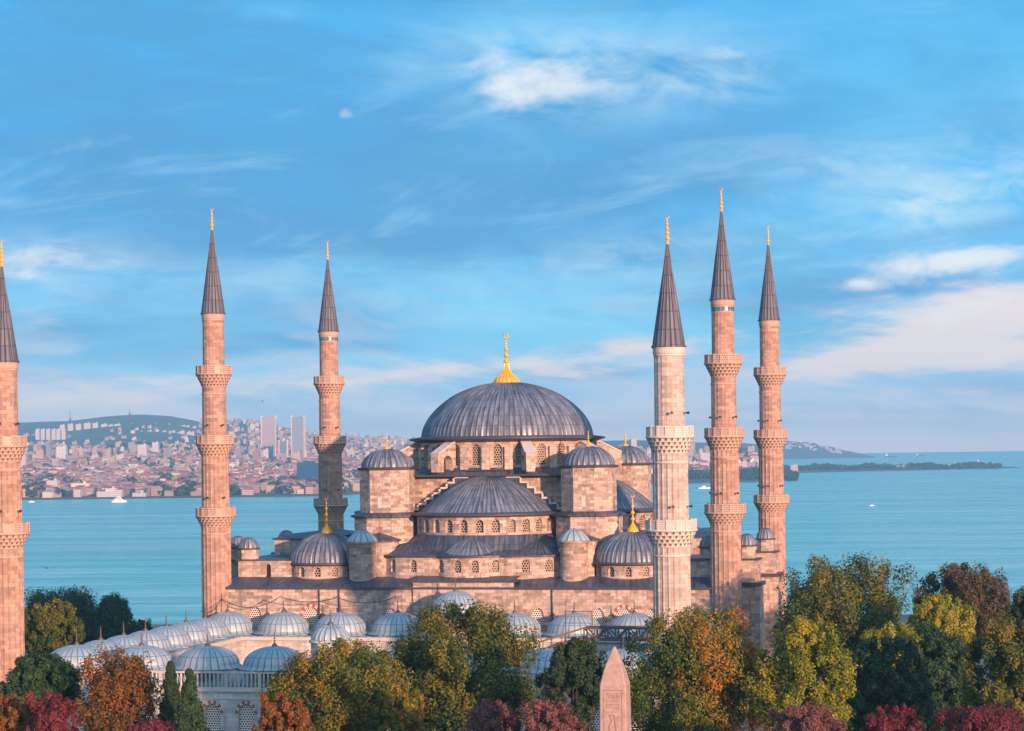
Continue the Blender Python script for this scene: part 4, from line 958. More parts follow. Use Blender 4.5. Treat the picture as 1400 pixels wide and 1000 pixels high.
# ================================================================== OBELISK
def obelisk():
    u, v = 50.0, -180.0; zt = 17.35; zp = 14.55; zb = -8.0
    root = empty('obelisk', (u, v, zb), 'pink granite obelisk with carved bird signs rising among the trees', 'obelisk')
    tw = lambda z: 0.98 + (zp - z) * 0.0135 if z <= zp else 0.98
    def sq(h, z): return [(u - h, v - h, z), (u + h, v - h, z), (u + h, v + h, z), (u - h, v + h, z)]
    mb = MB(); zl = [-1.2 + (zp + 1.2) * i / 10 for i in range(11)]
    ch = .09
    def ring(h, z): return [(u - h + ch, v - h, z), (u + h - ch, v - h, z), (u + h, v - h + ch, z), (u + h, v + h - ch, z), (u + h - ch, v + h, z), (u - h + ch, v + h, z), (u - h, v + h - ch, z), (u - h, v - h + ch, z)]
    mb.grid([ring(tw(z), z) for z in zl], True, 0)
    mb.box(u - 1.7, u + 1.7, v - 1.7, v + 1.7, -5.0, -1.2); mb.box(u - 2.4, u + 2.4, v - 2.4, v + 2.4, -8.0, -5.0)
    sh = mb.build('shaft', ['granite'], root)
    mb = MB(); mb.grid([ring(tw(zp), zp), ring(.74, zp + 1.0), ring(.43, zp + 1.95), ring(.11, zt - .05)], True, 0); mb.face(ring(.12, zt - .1)); mb.build('pyramidion', 'granite', root)
    # incised signs on the front face: border lines, birds, discs
    mb = MB()
    def f(a, z):
        z = zp - .3 - (11.85 - z) * .62 if z < 11.86 else z
        return (u + a * .92, v - tw(z) - .012, z)
    def stroke(pts, w):
        for (p, q) in zip(pts, pts[1:]):
            d = Vector((q[0] - p[0], q[1] - p[1])); d.normalize(); n = Vector((-d.y, d.x)) * w / 2
            mb.face([f(p[0] + n.x, p[1] + n.y), f(p[0] - n.x, p[1] - n.y), f(q[0] - n.x, q[1] - n.y), f(q[0] + n.x, q[1] + n.y)])
    stroke([(-.8, zp - .35), (.8, zp - .35)], .05)
    for s in (-1, 1): stroke([(s * .74, zp - .35), (s * .74, 0)], .045)
    stroke([(-.55, 11.5), (-.3, 11.0), (.1, 10.85), (.0, 11.25), (-.4, 11.4)], .06); stroke([(.25, 11.5), (.5, 11.0), (.25, 10.9)], .05); stroke([(-.5, 10.5), (.5, 10.5)], .05)
    stroke([(-.5, 10.1), (.5, 10.1), (.5, 9.7), (-.5, 9.7), (-.5, 10.1)], .05); stroke([(-.2, 9.9), (.2, 9.9)], .04)
    bird = [(-.05, 8.9), (-.28, 8.75), (-.2, 8.6), (-.12, 8.2), (-.35, 7.3), (-.28, 6.7), (.0, 6.5), (.55, 6.1), (.3, 6.6), (.2, 7.5), (.12, 8.5), (.1, 8.8), (-.05, 8.9)]
    stroke(bird, .085); stroke([(-.15, 6.6), (-.15, 6.1), (-.4, 6.1)], .05); stroke([(.02, 6.55), (.02, 6.1)], .05); stroke([(-.5, 9.2), (.45, 9.2)], .05)
    stroke([(-.5, 5.7), (.5, 5.7)], .06); stroke([(-.4, 5.2), (-.1, 5.5), (.2, 5.2), (.45, 5.5)], .05); stroke([(-.5, 4.6), (.5, 4.6), (.5, 4.0), (-.5, 4.0), (-.5, 4.6)], .05)
    stroke([(-.3, 3.6), (.3, 3.4)], .05)
    mb.build('carving', 'glyph', sh)
obelisk()

# ================================================================== TREES
def leaf_mat(name, cols, rough=0.65):
    m, t, b = new_mat(name)
    at = t.node('ShaderNodeAttribute', attribute_name='leafvar').outputs['Fac']
    n = len(cols)
    patch = t.noise(t.node('ShaderNodeTexCoord').outputs['Object'], 0.22, 3, 0.5)
    at = t.m('ADD', at, t.m('MULTIPLY', t.m('SUBTRACT', patch, .5), 1.1), clamp=True)
    c = t.ramp(at, [(i / (n - 1), q) for i, q in enumerate(cols)])
    t.put(b.inputs['Base Color'], c); b.inputs['Roughness'].default_value = rough; b.inputs['Specular IOR Level'].default_value = 0.25
    tr = t.node('ShaderNodeBsdfTranslucent'); t.put(tr.inputs[0], c)
    mx = t.node('ShaderNodeMixShader'); mx.inputs[0].default_value = 0.22
    t.l.new(b.outputs[0], mx.inputs[1]); t.l.new(tr.outputs[0], mx.inputs[2]); t.l.new(mx.outputs[0], t.n['Material Output'].inputs[0])
    M[name] = m
def lm_dummy(): pass
leaf_mat('leaf_olive', [(0.014, 0.036, 0.009), (0.045, 0.082, 0.015), (0.125, 0.14, 0.02), (0.28, 0.18, 0.022)])
leaf_mat('leaf_dark', [(0.014, 0.034, 0.016), (0.030, 0.060, 0.024), (0.06, 0.09, 0.028)])
leaf_mat('leaf_pine', [(0.012, 0.040, 0.018), (0.028, 0.072, 0.028), (0.06, 0.11, 0.035)])
leaf_mat('leaf_yellow', [(0.045, 0.095, 0.010), (0.13, 0.18, 0.016), (0.28, 0.27, 0.02), (0.40, 0.28, 0.02)])
leaf_mat('leaf_orange', [(0.03, 0.05, 0.012), (0.11, 0.085, 0.018), (0.24, 0.095, 0.018), (0.30, 0.07, 0.02)])
leaf_mat('leaf_red', [(0.045, 0.03, 0.018), (0.10, 0.020, 0.026), (0.165, 0.032, 0.042), (0.22, 0.07, 0.06)])
leaf_mat('leaf_pink', [(0.06, 0.045, 0.035), (0.15, 0.055, 0.055), (0.23, 0.10, 0.09), (0.16, 0.12, 0.085)])
leaf_mat('leaf_brown', [(0.035, 0.04, 0.016), (0.085, 0.07, 0.03), (0.15, 0.10, 0.05)])
leaf_mat('leaf_mixed', [(0.018, 0.052, 0.010), (0.05, 0.10, 0.014), (0.12, 0.15, 0.018), (0.26, 0.17, 0.02), (0.40, 0.14, 0.02)])

def crown_mesh(name, rad, zc, nclump, per, leaf, mat, seed, elong=1.6, shape='round', cl=0.26, side=0.0, parent=None):
    r = np.random.default_rng(seed); rx, rz = rad
    n = nclump
    th = r.uniform(0, 2 * pi, n); cz = r.uniform(-0.75, 1.0, n); k = r.uniform(0.55, 1.0, n) ** 0.6
    if shape == 'cone':
        h = r.uniform(0, 1, n) ** 1.25; rr = (1 - h) * 0.95 + .04
        C = np.stack([rx * rr * np.cos(th) * r.uniform(.5, 1, n), rx * rr * np.sin(th) * r.uniform(.5, 1, n), -rz + 2 * rz * h], 1); size = cl * rx * (0.45 + 0.8 * (1 - h))
    else:
        # limbs carry lobes of foliage; clumps sit on the lobes, so the outline is lumpy with deep gaps
        nl = int(r.integers(44, 54)); lt = r.uniform(0, 2 * pi, nl) ; lz = np.linspace(-.98, .98, nl)
        lk = np.where(np.arange(nl) % 5 == 3, r.uniform(.2, .5, nl), r.uniform(.62, .82, nl)); ls = np.sqrt(np.maximum(.02, 1 - np.abs(lz) ** 3.0)) * lk
        lt = np.arange(nl) * 2.399 + r.uniform(-.4, .4, nl)
        Lc = np.stack([rx * ls * np.cos(lt), rx * ls * np.sin(lt), rz * lz * np.maximum(lk, .6)], 1); Lr = rx * r.uniform(.22, .37, nl)
        li = r.integers(0, nl, n); dl = r.normal(size=(n, 3)); dl[:, 2] += .35; dl /= np.linalg.norm(dl, axis=1)[:, None]
        wob = 1 + 0.16 * np.sin(3 * th + seed) + 0.10 * np.sin(5 * th + cz * 4 + seed * 2)
        s = np.sqrt(np.maximum(0, 1 - np.abs(cz) ** 2.3)) * wob
        C = np.stack([rx * s * k * np.cos(th), rx * s * k * np.sin(th), rz * cz * (0.86 + .14 * k)], 1); size = cl * rx * r.uniform(0.45, 1.05, n)
        C = Lc[li] + dl * Lr[li][:, None] * r.uniform(.55, 1.0, n)[:, None] * np.array([1, 1, 1.15]); C[:, 2] = np.clip(C[:, 2], -rz * .95, rz * .97 - size * .9)
    if shape == 'umbrella': C[:, 2] = np.abs(C[:, 2]) * 0.7 - 0.25 * rz
    cv = r.uniform(0, 1, n)
    idx = np.repeat(np.arange(n), per); N = len(idx)
    d = r.normal(size=(N, 3)); d /= np.linalg.norm(d, axis=1)[:, None]; rad_ = r.uniform(0.25, 1, N) ** 0.6
    off = d * rad_[:, None] * size[idx][:, None]; off[:, 2] *= elong
    P = C[idx] + off
    # stray twigs at the outline
    out = C / (np.linalg.norm(C, axis=1)[:, None] + 1e-6)
    nv = 0.85 * d + 0.35 * out[idx] + r.normal(size=(N, 3)) * 0.5 + np.array([0, 0, .2]); nv /= np.linalg.norm(nv, axis=1)[:, None]
    t1 = np.cross(nv, r.normal(size=(N, 3))); t1 /= np.linalg.norm(t1, axis=1)[:, None] + 1e-9; t2 = np.cross(nv, t1)
    L = leaf * 0.70 * r.uniform(0.45, 1.45, N)[:, None]; w = L * 0.62
    V = np.stack([P - t1 * L * .5, P + t2 * w * .5 + nv * L * .08, P + t1 * L * .5, P - t2 * w * .5 + nv * L * .08], 1).reshape(-1, 3); V[:, 2] += zc
    me = bpy.data.meshes.new(name)
    me.vertices.add(len(V)); me.vertices.foreach_set('co', V.astype(np.float32).ravel())
    me.loops.add(N * 4); me.loops.foreach_set('vertex_index', np.arange(N * 4, dtype=np.int32))
    me.polygons.add(N); me.polygons.foreach_set('loop_start', np.arange(0, N * 4, 4, dtype=np.int32)); me.polygons.foreach_set('loop_total', np.full(N, 4, dtype=np.int32))
    var = np.clip(0.38 * cv[idx] + 0.46 * r.uniform(0, 1, N) + 0.06 + side * (P[:, 0] / rx) + 0.10 * (P[:, 2] / rz), 0, 1)
    at = me.attributes.new('leafvar', 'FLOAT', 'FACE'); at.data.foreach_set('value', var.astype(np.float32))
    me.materials.append(M[mat]); me.update(calc_edges=True); me.validate()
    o = bpy.data.objects.new(name, me); COL.objects.link(o); o.parent = parent
    return C, size
def tree(kind, label, cat, px, top, halfw, D, mat, seed, aspect=1.15, nclump=70, per=170, leaf=0.42, shape='round', elong=1.45, cl=0.165, side=0.0, group=None, bot=None, gz=None):
    s = F_PX / D; rx = halfw / s; zt = hgt(px, top, D); x, y = ground_pt(lat(px, D), D); g = land_z(0, D) if gz is None else gz
    rz = rx * aspect
    if bot is not None: rz = (zt - hgt(px, bot, D)) / 2
    rz = min(rz, (zt - g) * 0.48); zc = zt - rz
    root = empty(kind, (x, y, g), label, cat, group)
    C, size = crown_mesh('crown', (rx * 1.04, rz * 1.02), zc - g, int(nclump * 3.8), int(per * 0.95), leaf, mat, seed, elong, shape, cl, side, root)
    mb = MB(); tr = max(.12, rx * 0.055); H = zc - g
    top_ = H + rz * (0.55 if shape != 'cone' else 0.9)
    mb.tube([(0, 0, -.3), (.1 * tr, .05, H * .4), (-.3 * tr, .2 * tr, H * .8), (0, 0, top_)], [tr * 1.35, tr, tr * .75, tr * .2], 8)
    r = np.random.default_rng(seed + 500)
    for i in r.choice(len(C), min(14, len(C)), replace=False):
        z0 = H * .55 + (C[i][2] + rz) * .25; p = Vector((C[i][0], C[i][1], C[i][2] + H)); b0 = Vector((0, 0, min(z0, p.z - .2))); mid = b0.lerp(p, .5) + Vector((0, 0, -.06 * p.length))
        mb.tube([b0, mid, p], [tr * .45, tr * .28, tr * .08], 5)
    mb.build('trunk', 'bark', root, world=False)
    return root
T = [
 # kind, label, category, column, top row, half width, distance, material, kwargs
 ('plane_tree', 'large dark olive tree standing left of the obelisk, hiding the courtyard gate side', 'tree', 628, 826, 104, 226, 'leaf_olive', dict(bot=1060, nclump=130, per=190, leaf=.40)),
 ('plane_tree', 'big green tree turning orange on its right side, right of the obelisk', 'tree', 948, 832, 100, 228, 'leaf_mixed', dict(bot=1060, nclump=150, per=180, leaf=.38, side=.42)),
 ('laurel_tree', 'dense dark green round tree just left of the obelisk tip', 'tree', 782, 872, 50, 210, 'leaf_dark', dict(bot=1020, nclump=80, per=170, leaf=.34)),
 ('lime_tree', 'yellow green rounded tree below the dark tree right of the mosque', 'tree', 1095, 842, 70, 222, 'leaf_yellow', dict(bot=1040, nclump=100, per=170, leaf=.36)),
 ('plane_tree', 'broad dark olive tree against the water right of the last minaret', 'tree', 1142, 760, 97, 306, 'leaf_olive', dict(bot=960, nclump=130, per=170, leaf=.50)),
 ('oak_tree', 'brownish round tree against the water near the right edge', 'tree', 1312, 772, 64, 320, 'leaf_brown', dict(bot=900, nclump=100, per=160, leaf=.46)),
 ('evergreen_tree', 'dark green tree cut by the right edge above the olive tree', 'tree', 1402, 803, 42, 325, 'leaf_dark', dict(bot=900, nclump=60, per=150, leaf=.5)),
 ('lime_tree', 'golden olive tree between the brown tree and the blue green pines', 'tree', 1278, 812, 52, 290, 'leaf_yellow', dict(bot=930, nclump=80, per=150, leaf=.42)),
 ('stone_pine', 'blue green pine in the right foreground, left one of the pair', 'tree', 1205, 868, 64, 232, 'leaf_pine', dict(bot=1050, nclump=90, per=190, leaf=.42, elong=1.1)),
 ('stone_pine', 'taller blue green pine in the right foreground, right one of the pair', 'tree', 1272, 848, 58, 240, 'leaf_pine', dict(bot=1050, nclump=90, per=190, leaf=.42, elong=1.1)),
 ('ash_tree', 'olive tree with amber leaves low down, at the right edge in front', 'tree', 1372, 842, 64, 215, 'leaf_olive', dict(bot=1030, nclump=90, per=150, leaf=.38, side=-.1)),
 ('lime_tree', 'low yellow tree showing between the yellow green tree and the pines', 'tree', 1205, 850, 48, 262, 'leaf_yellow', dict(bot=960, nclump=60, per=130, leaf=.4)),
 ('lime_tree', 'green and orange tree in front of the courtyard gate', 'tree', 460, 876, 98, 214, 'leaf_mixed', dict(bot=1060, nclump=120, per=170, leaf=.36)),
 ('lime_tree', 'small orange tree at the foot of the large olive tree, left side', 'tree', 540, 930, 36, 205, 'leaf_mixed', dict(bot=1060, nclump=50, per=150, leaf=.34, side=.15)),
 ('ash_tree', 'light green bush like tree in front of the courtyard windows', 'tree', 392, 918, 38, 216, 'leaf_yellow', dict(bot=1030, nclump=45, per=120, leaf=.34)),
 ('maple_tree', 'rusty red maple below the courtyard wall, left of the orange gate tree', 'tree', 382, 946, 42, 203, 'leaf_orange', dict(bot=1060, nclump=60, per=150, leaf=.32)),
 ('ash_tree', 'thin orange tree in front of the left courtyard domes', 'tree', 155, 884, 60, 222, 'leaf_orange', dict(bot=1040, nclump=80, per=90, leaf=.36, cl=.2)),
 ('stone_pine', 'dark spreading pine at the foot of the leftmost minaret', 'tree', 48, 895, 54, 228, 'leaf_pine', dict(bot=990, nclump=80, per=190, leaf=.4, elong=1.2)),
 ('maple_tree', 'orange maple in the bottom left corner', 'tree', 14, 948, 44, 205, 'leaf_orange', dict(bot=1070, nclump=60, per=160, leaf=.32)),
 ('maple_tree', 'crimson maple beside the orange maple in the bottom left corner', 'tree', 66, 944, 40, 200, 'leaf_red', dict(bot=1070, nclump=60, per=160, leaf=.32)),
 ('cypress_tree', 'dark narrow cypress, left one of the two before the courtyard wall', 'tree', 229, 910, 27, 220, 'leaf_dark', dict(bot=1040, nclump=36, per=200, leaf=.34, shape='cone', elong=1.1, cl=.36)),
 ('cypress_tree', 'brighter green cypress, right one of the two before the courtyard wall', 'tree', 255, 920, 30, 212, 'leaf_pine', dict(bot=1050, nclump=40, per=200, leaf=.34, shape='cone', elong=1.1, cl=.36)),
 ('evergreen_tree', 'wide dark tree against the water behind the left courtyard corner', 'tree', 78, 806, 52, 470, 'leaf_dark', dict(bot=900, nclump=110, per=130, leaf=.6, gz=-14, cl=.26)),
 ('evergreen_tree', 'dark rounded tree at the right end of the dark clump by the water', 'tree', 112, 826, 26, 466, 'leaf_dark', dict(bot=900, nclump=50, per=110, leaf=.55, gz=-14)),
 ('cedar_tree', 'blue green pointed tree against the water behind the courtyard domes', 'tree', 150, 810, 22, 462, 'leaf_pine', dict(bot=900, nclump=110, per=130, leaf=.5, gz=-14, cl=.36)),
 ('lime_tree', 'olive yellow tree between the leftmost minaret and the dark trees', 'tree', 66, 820, 42, 310, 'leaf_olive', dict(bot=920, nclump=80, per=130, leaf=.42)),
 ('evergreen_tree', 'low dark bush by the water behind the row of small domes', 'tree', 184, 846, 22, 455, 'leaf_dark', dict(bot=890, nclump=40, per=90, leaf=.5, gz=-14)),
 ('smoke_tree', 'pale pink bare looking shrub below the large olive tree', 'shrub', 668, 952, 40, 188, 'leaf_pink', dict(bot=1060, nclump=60, per=110, leaf=.26)),
 ('smoke_tree', 'dusty red shrub below the dark round tree beside the obelisk', 'shrub', 745, 956, 46, 186, 'leaf_pink', dict(bot=1060, nclump=70, per=120, leaf=.26)),
 ('smoke_tree', 'purple pink shrub below the yellow green tree', 'shrub', 1092, 964, 58, 190, 'leaf_pink', dict(bot=1070, nclump=70, per=120, leaf=.26)),
 ('smoke_tree', 'dull red shrub at the foot of the blue green pines', 'shrub', 1215, 962, 42, 189, 'leaf_red', dict(bot=1060, nclump=60, per=120, leaf=.26)),
 ('smoke_tree', 'bright crimson shrub along the bottom right edge', 'shrub', 1330, 966, 70, 188, 'leaf_red', dict(bot=1080, nclump=80, per=130, leaf=.26)),
 ('smoke_tree', 'low dark red shrub below the two cypresses', 'shrub', 196, 984, 46, 190, 'leaf_red', dict(bot=1060, nclump=50, per=110, leaf=.26)),
]
for i, (kind, label, cat, px, top, hw, D, mat, kw) in enumerate(T):
    tree(kind, label, cat, px, top, hw, D, mat, 100 + i * 7, group='autumn trees in the square' if D < 400 else 'trees by the water', **kw)

# ================================================================== FAR CITY
def city_mat(name, walls, roof=None):
    m, t, b = new_mat(name)
    uv = t.sep(t.node('ShaderNodeUVMap').outputs[0])
    fu = t.m('FRACT', t.m('DIVIDE', uv[0], 3.2)); fv = t.m('FRACT', t.m('DIVIDE', uv[1], 3.1))
    win = t.m('MULTIPLY', t.m('MULTIPLY', t.m('GREATER_THAN', fu, .3), t.m('LESS_THAN', fu, .75)), t.m('MULTIPLY', t.m('GREATER_THAN', fv, .3), t.m('LESS_THAN', fv, .78)))
    nz = t.m('LESS_THAN', t.m('ABSOLUTE', t.sep(t.node('ShaderNodeNewGeometry').outputs['True Normal'])[2]), .5)
    at = t.node('ShaderNodeAttribute', attribute_name='tone').outputs['Color']
    c = t.mix(t.m('MULTIPLY', t.m('MULTIPLY', win, nz), 0.7), at, (0.05, 0.06, 0.08))
    t.put(b.inputs['Base Color'], c); b.inputs['Roughness'].default_value = 0.8
    M[name] = m
city_mat('far_building', None)
PAL = [(.38, .31, .26), (.50, .45, .40), (.38, .26, .21), (.30, .19, .17), (.40, .33, .31), (.27, .23, .24), (.44, .34, .25), (.22, .14, .13), (.32, .28, .28), (.56, .52, .49)]
ROOF = [(.30, .085, .06), (.36, .12, .08), (.24, .085, .07), (.30, .26, .24), (.26, .10, .08)]
def house_faces(mb, tones, x, y, z, w, d, h, yaw, col, roofc, pitched):
    ca, sa = cos(yaw), sin(yaw); P = [(x + a * ca - b * sa, y + a * sa + b * ca) for a, b in ((-w / 2, -d / 2), (w / 2, -d / 2), (w / 2, d / 2), (-w / 2, d / 2))]
    for i in range(4):
        p, q = P[i], P[(i + 1) % 4]; L = w if i % 2 == 0 else d
        mb.face([(*p, z - 6), (*q, z - 6), (*q, z + h), (*p, z + h)], [(0, 0), (L, 0), (L, h + 6), (0, h + 6)]); tones.append(col)
    if pitched:
        r = [(x - (w / 4) * ca, y - (w / 4) * sa), (x + (w / 4) * ca, y + (w / 4) * sa)]; zt = z + h + min(w, d) * .24
        for f in ([(*P[0], z + h), (*P[1], z + h), (*r[1], zt), (*r[0], zt)], [(*P[2], z + h), (*P[3], z + h), (*r[0], zt), (*r[1], zt)], [(*P[1], z + h), (*P[2], z + h), (*r[1], zt)], [(*P[3], z + h), (*P[0], z + h), (*r[0], zt)]):
            mb.face(f); tones.append(roofc)
    else:
        mb.face([(*p, z + h) for p in P]); tones.append(roofc)
        for a, b, c_ in ((w * .2, d * .15, 3.0),):
            Q = [(x + i * ca - j * sa, y + i * sa + j * ca) for i, j in ((a - 2, b - 2), (a + 2, b - 2), (a + 2, b + 2), (a - 2, b + 2))]
            mb.prism(Q, z + h - .01, z + h + c_, bottom=False); tones.extend([col] * 5)
def set_tone(o, tones):
    at = o.data.attributes.new('tone', 'FLOAT_COLOR', 'FACE'); at.data.foreach_set('color', np.array([(*t, 1) for t in tones], dtype=np.float32).ravel())
def far_house(name, x, D, w, d, h, yaw, col, roofc, pitched, label, cat, group=None, z=None):
    X, Y = ground_pt(x, D); zz = far_z(x, D) if z is None else z
    mb = MB(); tn = []; house_faces(mb, tn, 0, 0, 0, w, d, h, YAW + yaw, col, roofc, pitched)
    o = mb.build(name, 'far_building'); o.location = (X, Y, zz); set_tone(o, tn); tag(o, label, cat, group); return o
def city():
    r = random.Random(5); spots = []
    def add(n, pxr, Dr, wr, hr, pit):
        c = 0; tries = 0
        while c < n and tries < n * 12:
            tries += 1
            D = Dr[0] + (Dr[1] - Dr[0]) * r.random() ** 1.05; px = r.uniform(*pxr); x = lat(px, D)
            if D < shore_D(x) + 40 or far_z(x, D) < SEA_Z + 1: continue
            spots.append((D, x, r.uniform(*wr), r.uniform(*wr) * .9, r.uniform(*hr), r.choice((0, 0, .1, -.1, .25, -.3)), r.choice(PAL), r.choice(ROOF), r.random() < pit)); c += 1
    add(1100, (-20, 560), (3600, 4400), (8, 19), (6, 13), .8)
    add(1900, (-20, 600), (4200, 5800), (8, 18), (7, 15), .75)
    add(260, (-20, 300), (5500, 6300), (7, 14), (7, 16), .5); add(900, (270, 620), (5600, 8600), (7, 13), (6, 14), .5); add(90, (20, 270), (6300, 7400), (9, 14), (6, 9), .3)
    add(60, (-20, 560), (4600, 6200), (10, 18), (20, 34), 0)
    add(160, (820, 1045), (4700, 6300), (11, 24), (9, 20), .5)
    add(8, (860, 985), (5200, 6200), (14, 20), (25, 45), 0)
    spots.sort(key=lambda s: -(s[2] * s[4]) / s[0] ** 1.5)
    keep, rest = spots[:280], spots[280:]
    for (D, x, w, d, h, yw, c, rc, p) in keep:
        left = x < 100
        if h > 25: lb, nm, g = ('plain high rise block standing among the hazy low houses across the strait', 'apartment_block', 'high rises across the strait')
        elif p: lb, nm, g = ('small tile roofed house in the crowded hazy town across the strait', 'town_house', 'tile roofed houses across the strait')
        else: lb, nm, g = ('small flat roofed apartment house in the crowded hazy town across the strait', 'apartment_house', 'flat roofed houses across the strait')
        far_house(nm, x, D, w, d, h, yw, c, rc, p, lb, 'building', g)
    mb = MB(); tn = []
    for (D, x, w, d, h, yw, c, rc, p) in rest:
        X, Y = ground_pt(x, D); house_faces(mb, tn, X, Y, far_z(x, D), w, d, h, YAW + yw, c, rc, p)
    o = mb.build('distant_houses', 'far_building'); set_tone(o, tn); stuff(o, 'crowded mass of tiny pale houses covering the slopes across the strait', 'houses')
    # slab blocks on the hill
    W = (.50, .49, .49)
    for i, px in enumerate((52, 59.2, 66.5, 74, 80.5, 87.5)):
        D = 7000; far_house('slab_block', lat(px, D), D, 12, 12, 27, 0, W, W, False, 'pale slab block in the lower row of six on the far left hill', 'building', 'six slab blocks low on the hill', z=hgt(px, 599, D))
    for i, (px, tp, bt, w) in enumerate(((86, 581, 587, 6), (97, 580, 588, 7), (108, 580, 588, 7), (120, 578.5, 590, 9), (131, 578.5, 590, 7), (143, 580, 592, 8), (152, 581, 593, 6), (161, 580, 593, 8))):
        D = 7600; h = (bt - tp) * D / F_PX; far_house('slab_block', lat(px, D), D, w * D / F_PX, 14, h, 0, W, W, False, 'white tower slab in the upper row below the crest of the far left hill', 'building', 'white slabs below the crest', z=hgt(px, bt, D))
    k = 0
    for row, (tp, bt, D) in enumerate(((582, 592, 7700), (591, 601, 7200))):
        for px in np.arange(181, 268, 6.4):
            jit = r.uniform(-2, 2); h = (bt - tp) * D / F_PX * r.uniform(.8, 1.15)
            far_house('slab_block', lat(px + jit, D), D, r.uniform(10, 14), 14, h, 0, (.48, .48, .50), W, False, 'white block in the double row of towers right of the hill crest', 'building', 'double row of white towers', z=hgt(px, bt + jit * .5, D))
    # landmark buildings
    def tower(name, px, tp, bt, wpx, D, col, label):
        s = D / F_PX; h = (bt - tp) * s; w = wpx * s; X, Y = ground_pt(lat(px, D), D); z = hgt(px, bt, D)
        root = empty(name, (X, Y, z), label, 'tower'); mb = MB(); tn = []
        house_faces(mb, tn, 0, 0, 0, w, w * .8, h, YAW, col, col, False); o = mb.build('body', 'far_building', root, world=False); set_tone(o, tn)
        mb = MB()
        for e in (-1, 1):
            for q in (-1, 1): mb.prism([((e * w * .5 + a) * cos(YAW) - (q * w * .4 + b) * sin(YAW), (e * w * .5 + a) * sin(YAW) + (q * w * .4 + b) * cos(YAW)) for a, b in ((-1.2, -1.2), (1.2, -1.2), (1.2, 1.2), (-1.2, 1.2))], -6, h + 3.5)
        mb.build('corner_fin', 'coping', root, world=False); return root
    tower('twin_tower', 368, 570.5, 622, 19, 5500, (.34, .30, .34), 'left one of two tall grey towers rising over the far town')
    tower('twin_tower', 408, 570.5, 624, 17, 5450, (.22, .27, .36), 'right one of two tall grey towers rising over the far town')
    tower('office_tower', 387.5, 604, 622, 11, 5400, (.13, .18, .26), 'short dark tower standing between the two tall grey towers')
    tower('high_rise', 964.5, 619, 640, 14, 5300, (.50, .50, .54), 'grey high rise seen between the marble minaret and its neighbour')
    def block(name, px, tp, bt, wpx, D, col, label, dpt=20, win=True):
        s = D / F_PX; o = far_house(name, lat(px, D), D, wpx * s, dpt, (bt - tp) * s, 0, col, col, False, label, 'building', z=hgt(px, bt, D)); return o
    D = 3900; s = D / F_PX
    mb = MB(); w, h = 31 * s, 33 * s
    mg, t, b = new_mat('blue_glass'); uv = t.sep(t.node('ShaderNodeUVMap').outputs[0])
    t.put(b.inputs['Base Color'], t.mix(t.m('GREATER_THAN', t.m('FRACT', t.m('DIVIDE', uv[1], 3.6)), .8), (0.006, 0.045, 0.12), (0.016, 0.075, 0.16))); b.inputs['Roughness'].default_value = .3; M['blue_glass'] = mg
    mb.prism([(a * cos(YAW) - q * sin(YAW), a * sin(YAW) + q * cos(YAW)) for a, q in ((-w / 2, -10), (w / 2, -10), (w / 2, 10), (-w / 2, 10))], -8, h)
    mb.prism([(a * cos(YAW) - q * sin(YAW), a * sin(YAW) + q * cos(YAW)) for a, q in ((-w / 4, -5), (w / 4, -5), (w / 4, 5), (-w / 4, 5))], h, h + 3)
    o = mb.build('office_block', 'blue_glass'); X, Y = ground_pt(lat(422, D), D); o.location = (X, Y, hgt(422, 666, D)); tag(o, 'wide dark blue glass office block behind the distant left minaret', 'building')
    block('seafront_hall', 72, 657, 677, 14, 3680, (.50, .50, .49), 'white seafront building with tall bays on the far left shore')
    block('seafront_hall', 110, 661, 673, 24, 3720, (.70, .60, .42), 'cream seafront building right of the white bayed one')
    block('seafront_hall', 40, 669, 679, 16, 3620, (.60, .36, .26), 'low orange building at the water by the leftmost minaret')
    block('ferry_terminal', 150, 672, 679, 34, 3600, (.50, .50, .50), 'long low white ferry terminal on the far shore')
    block('ferry_terminal', 190, 674, 680, 18, 3590, (.48, .48, .49), 'small white quay building right of the ferry terminal', 12)
    block('apartment_block', 84.5, 611, 625, 13, 5300, (.58, .57, .55), 'bright white block above the roofs of the far left town')
    block('apartment_block', 195, 608, 621, 12, 5600, (.54, .51, .50), 'white block below the wooded shoulder of the far hill')
    block('apartment_block', 213, 605, 615, 8, 5650, (.52, .52, .52), 'narrow white block beside the wooded shoulder of the far hill')
    block('long_hall', 88, 639, 645, 84, 4500, (.60, .58, .57), 'very long pale low hall across the far left town')
    # masts on the crest
    for px, tp, bt, lb in ((96.5, 561, 573, 'tall thin radio mast on the crest of the far left hill'), (178, 559, 566, 'thin radio mast on top of the far rounded hill')):
        D = 8900; X, Y = ground_pt(lat(px, D), D); mb = MB(); h = (bt - tp) * D / F_PX; mb.tube([(0, 0, -12), (0, 0, h * .6), (0, 0, h)], [1.5, 1.2, .6], 5); mb.box(-3, 3, -3, 3, -12, 2); o = mb.build('radio_mast', 'steel'); o.location = (X, Y, hgt(px, bt, D)); tag(o, lb, 'mast')
    # lighthouse and houses on the spit
    D = 6120; X, Y = ground_pt(lat(1337, D), D); mb = MB(); mb.lathe([(3.2, 0), (2.5, 16), (3.3, 16.2), (3.3, 17), (1.8, 17.2), (1.8, 19.5), (2.2, 19.6), (.1, 22)], (0, 0, 0), 12); o = mb.build('lighthouse', 'white_paint'); o.location = (X, Y, SEA_Z + 2); tag(o, 'small white lighthouse near the end of the low wooded spit', 'lighthouse')
    block('spit_house', 1300, 634.5, 642.5, 24, 6150, (.46, .37, .30), 'sandy coloured long house near the end of the low spit')
    block('spit_house', 1232, 637, 644, 16, 6000, (.42, .38, .36), 'pale house among the trees midway along the low spit')
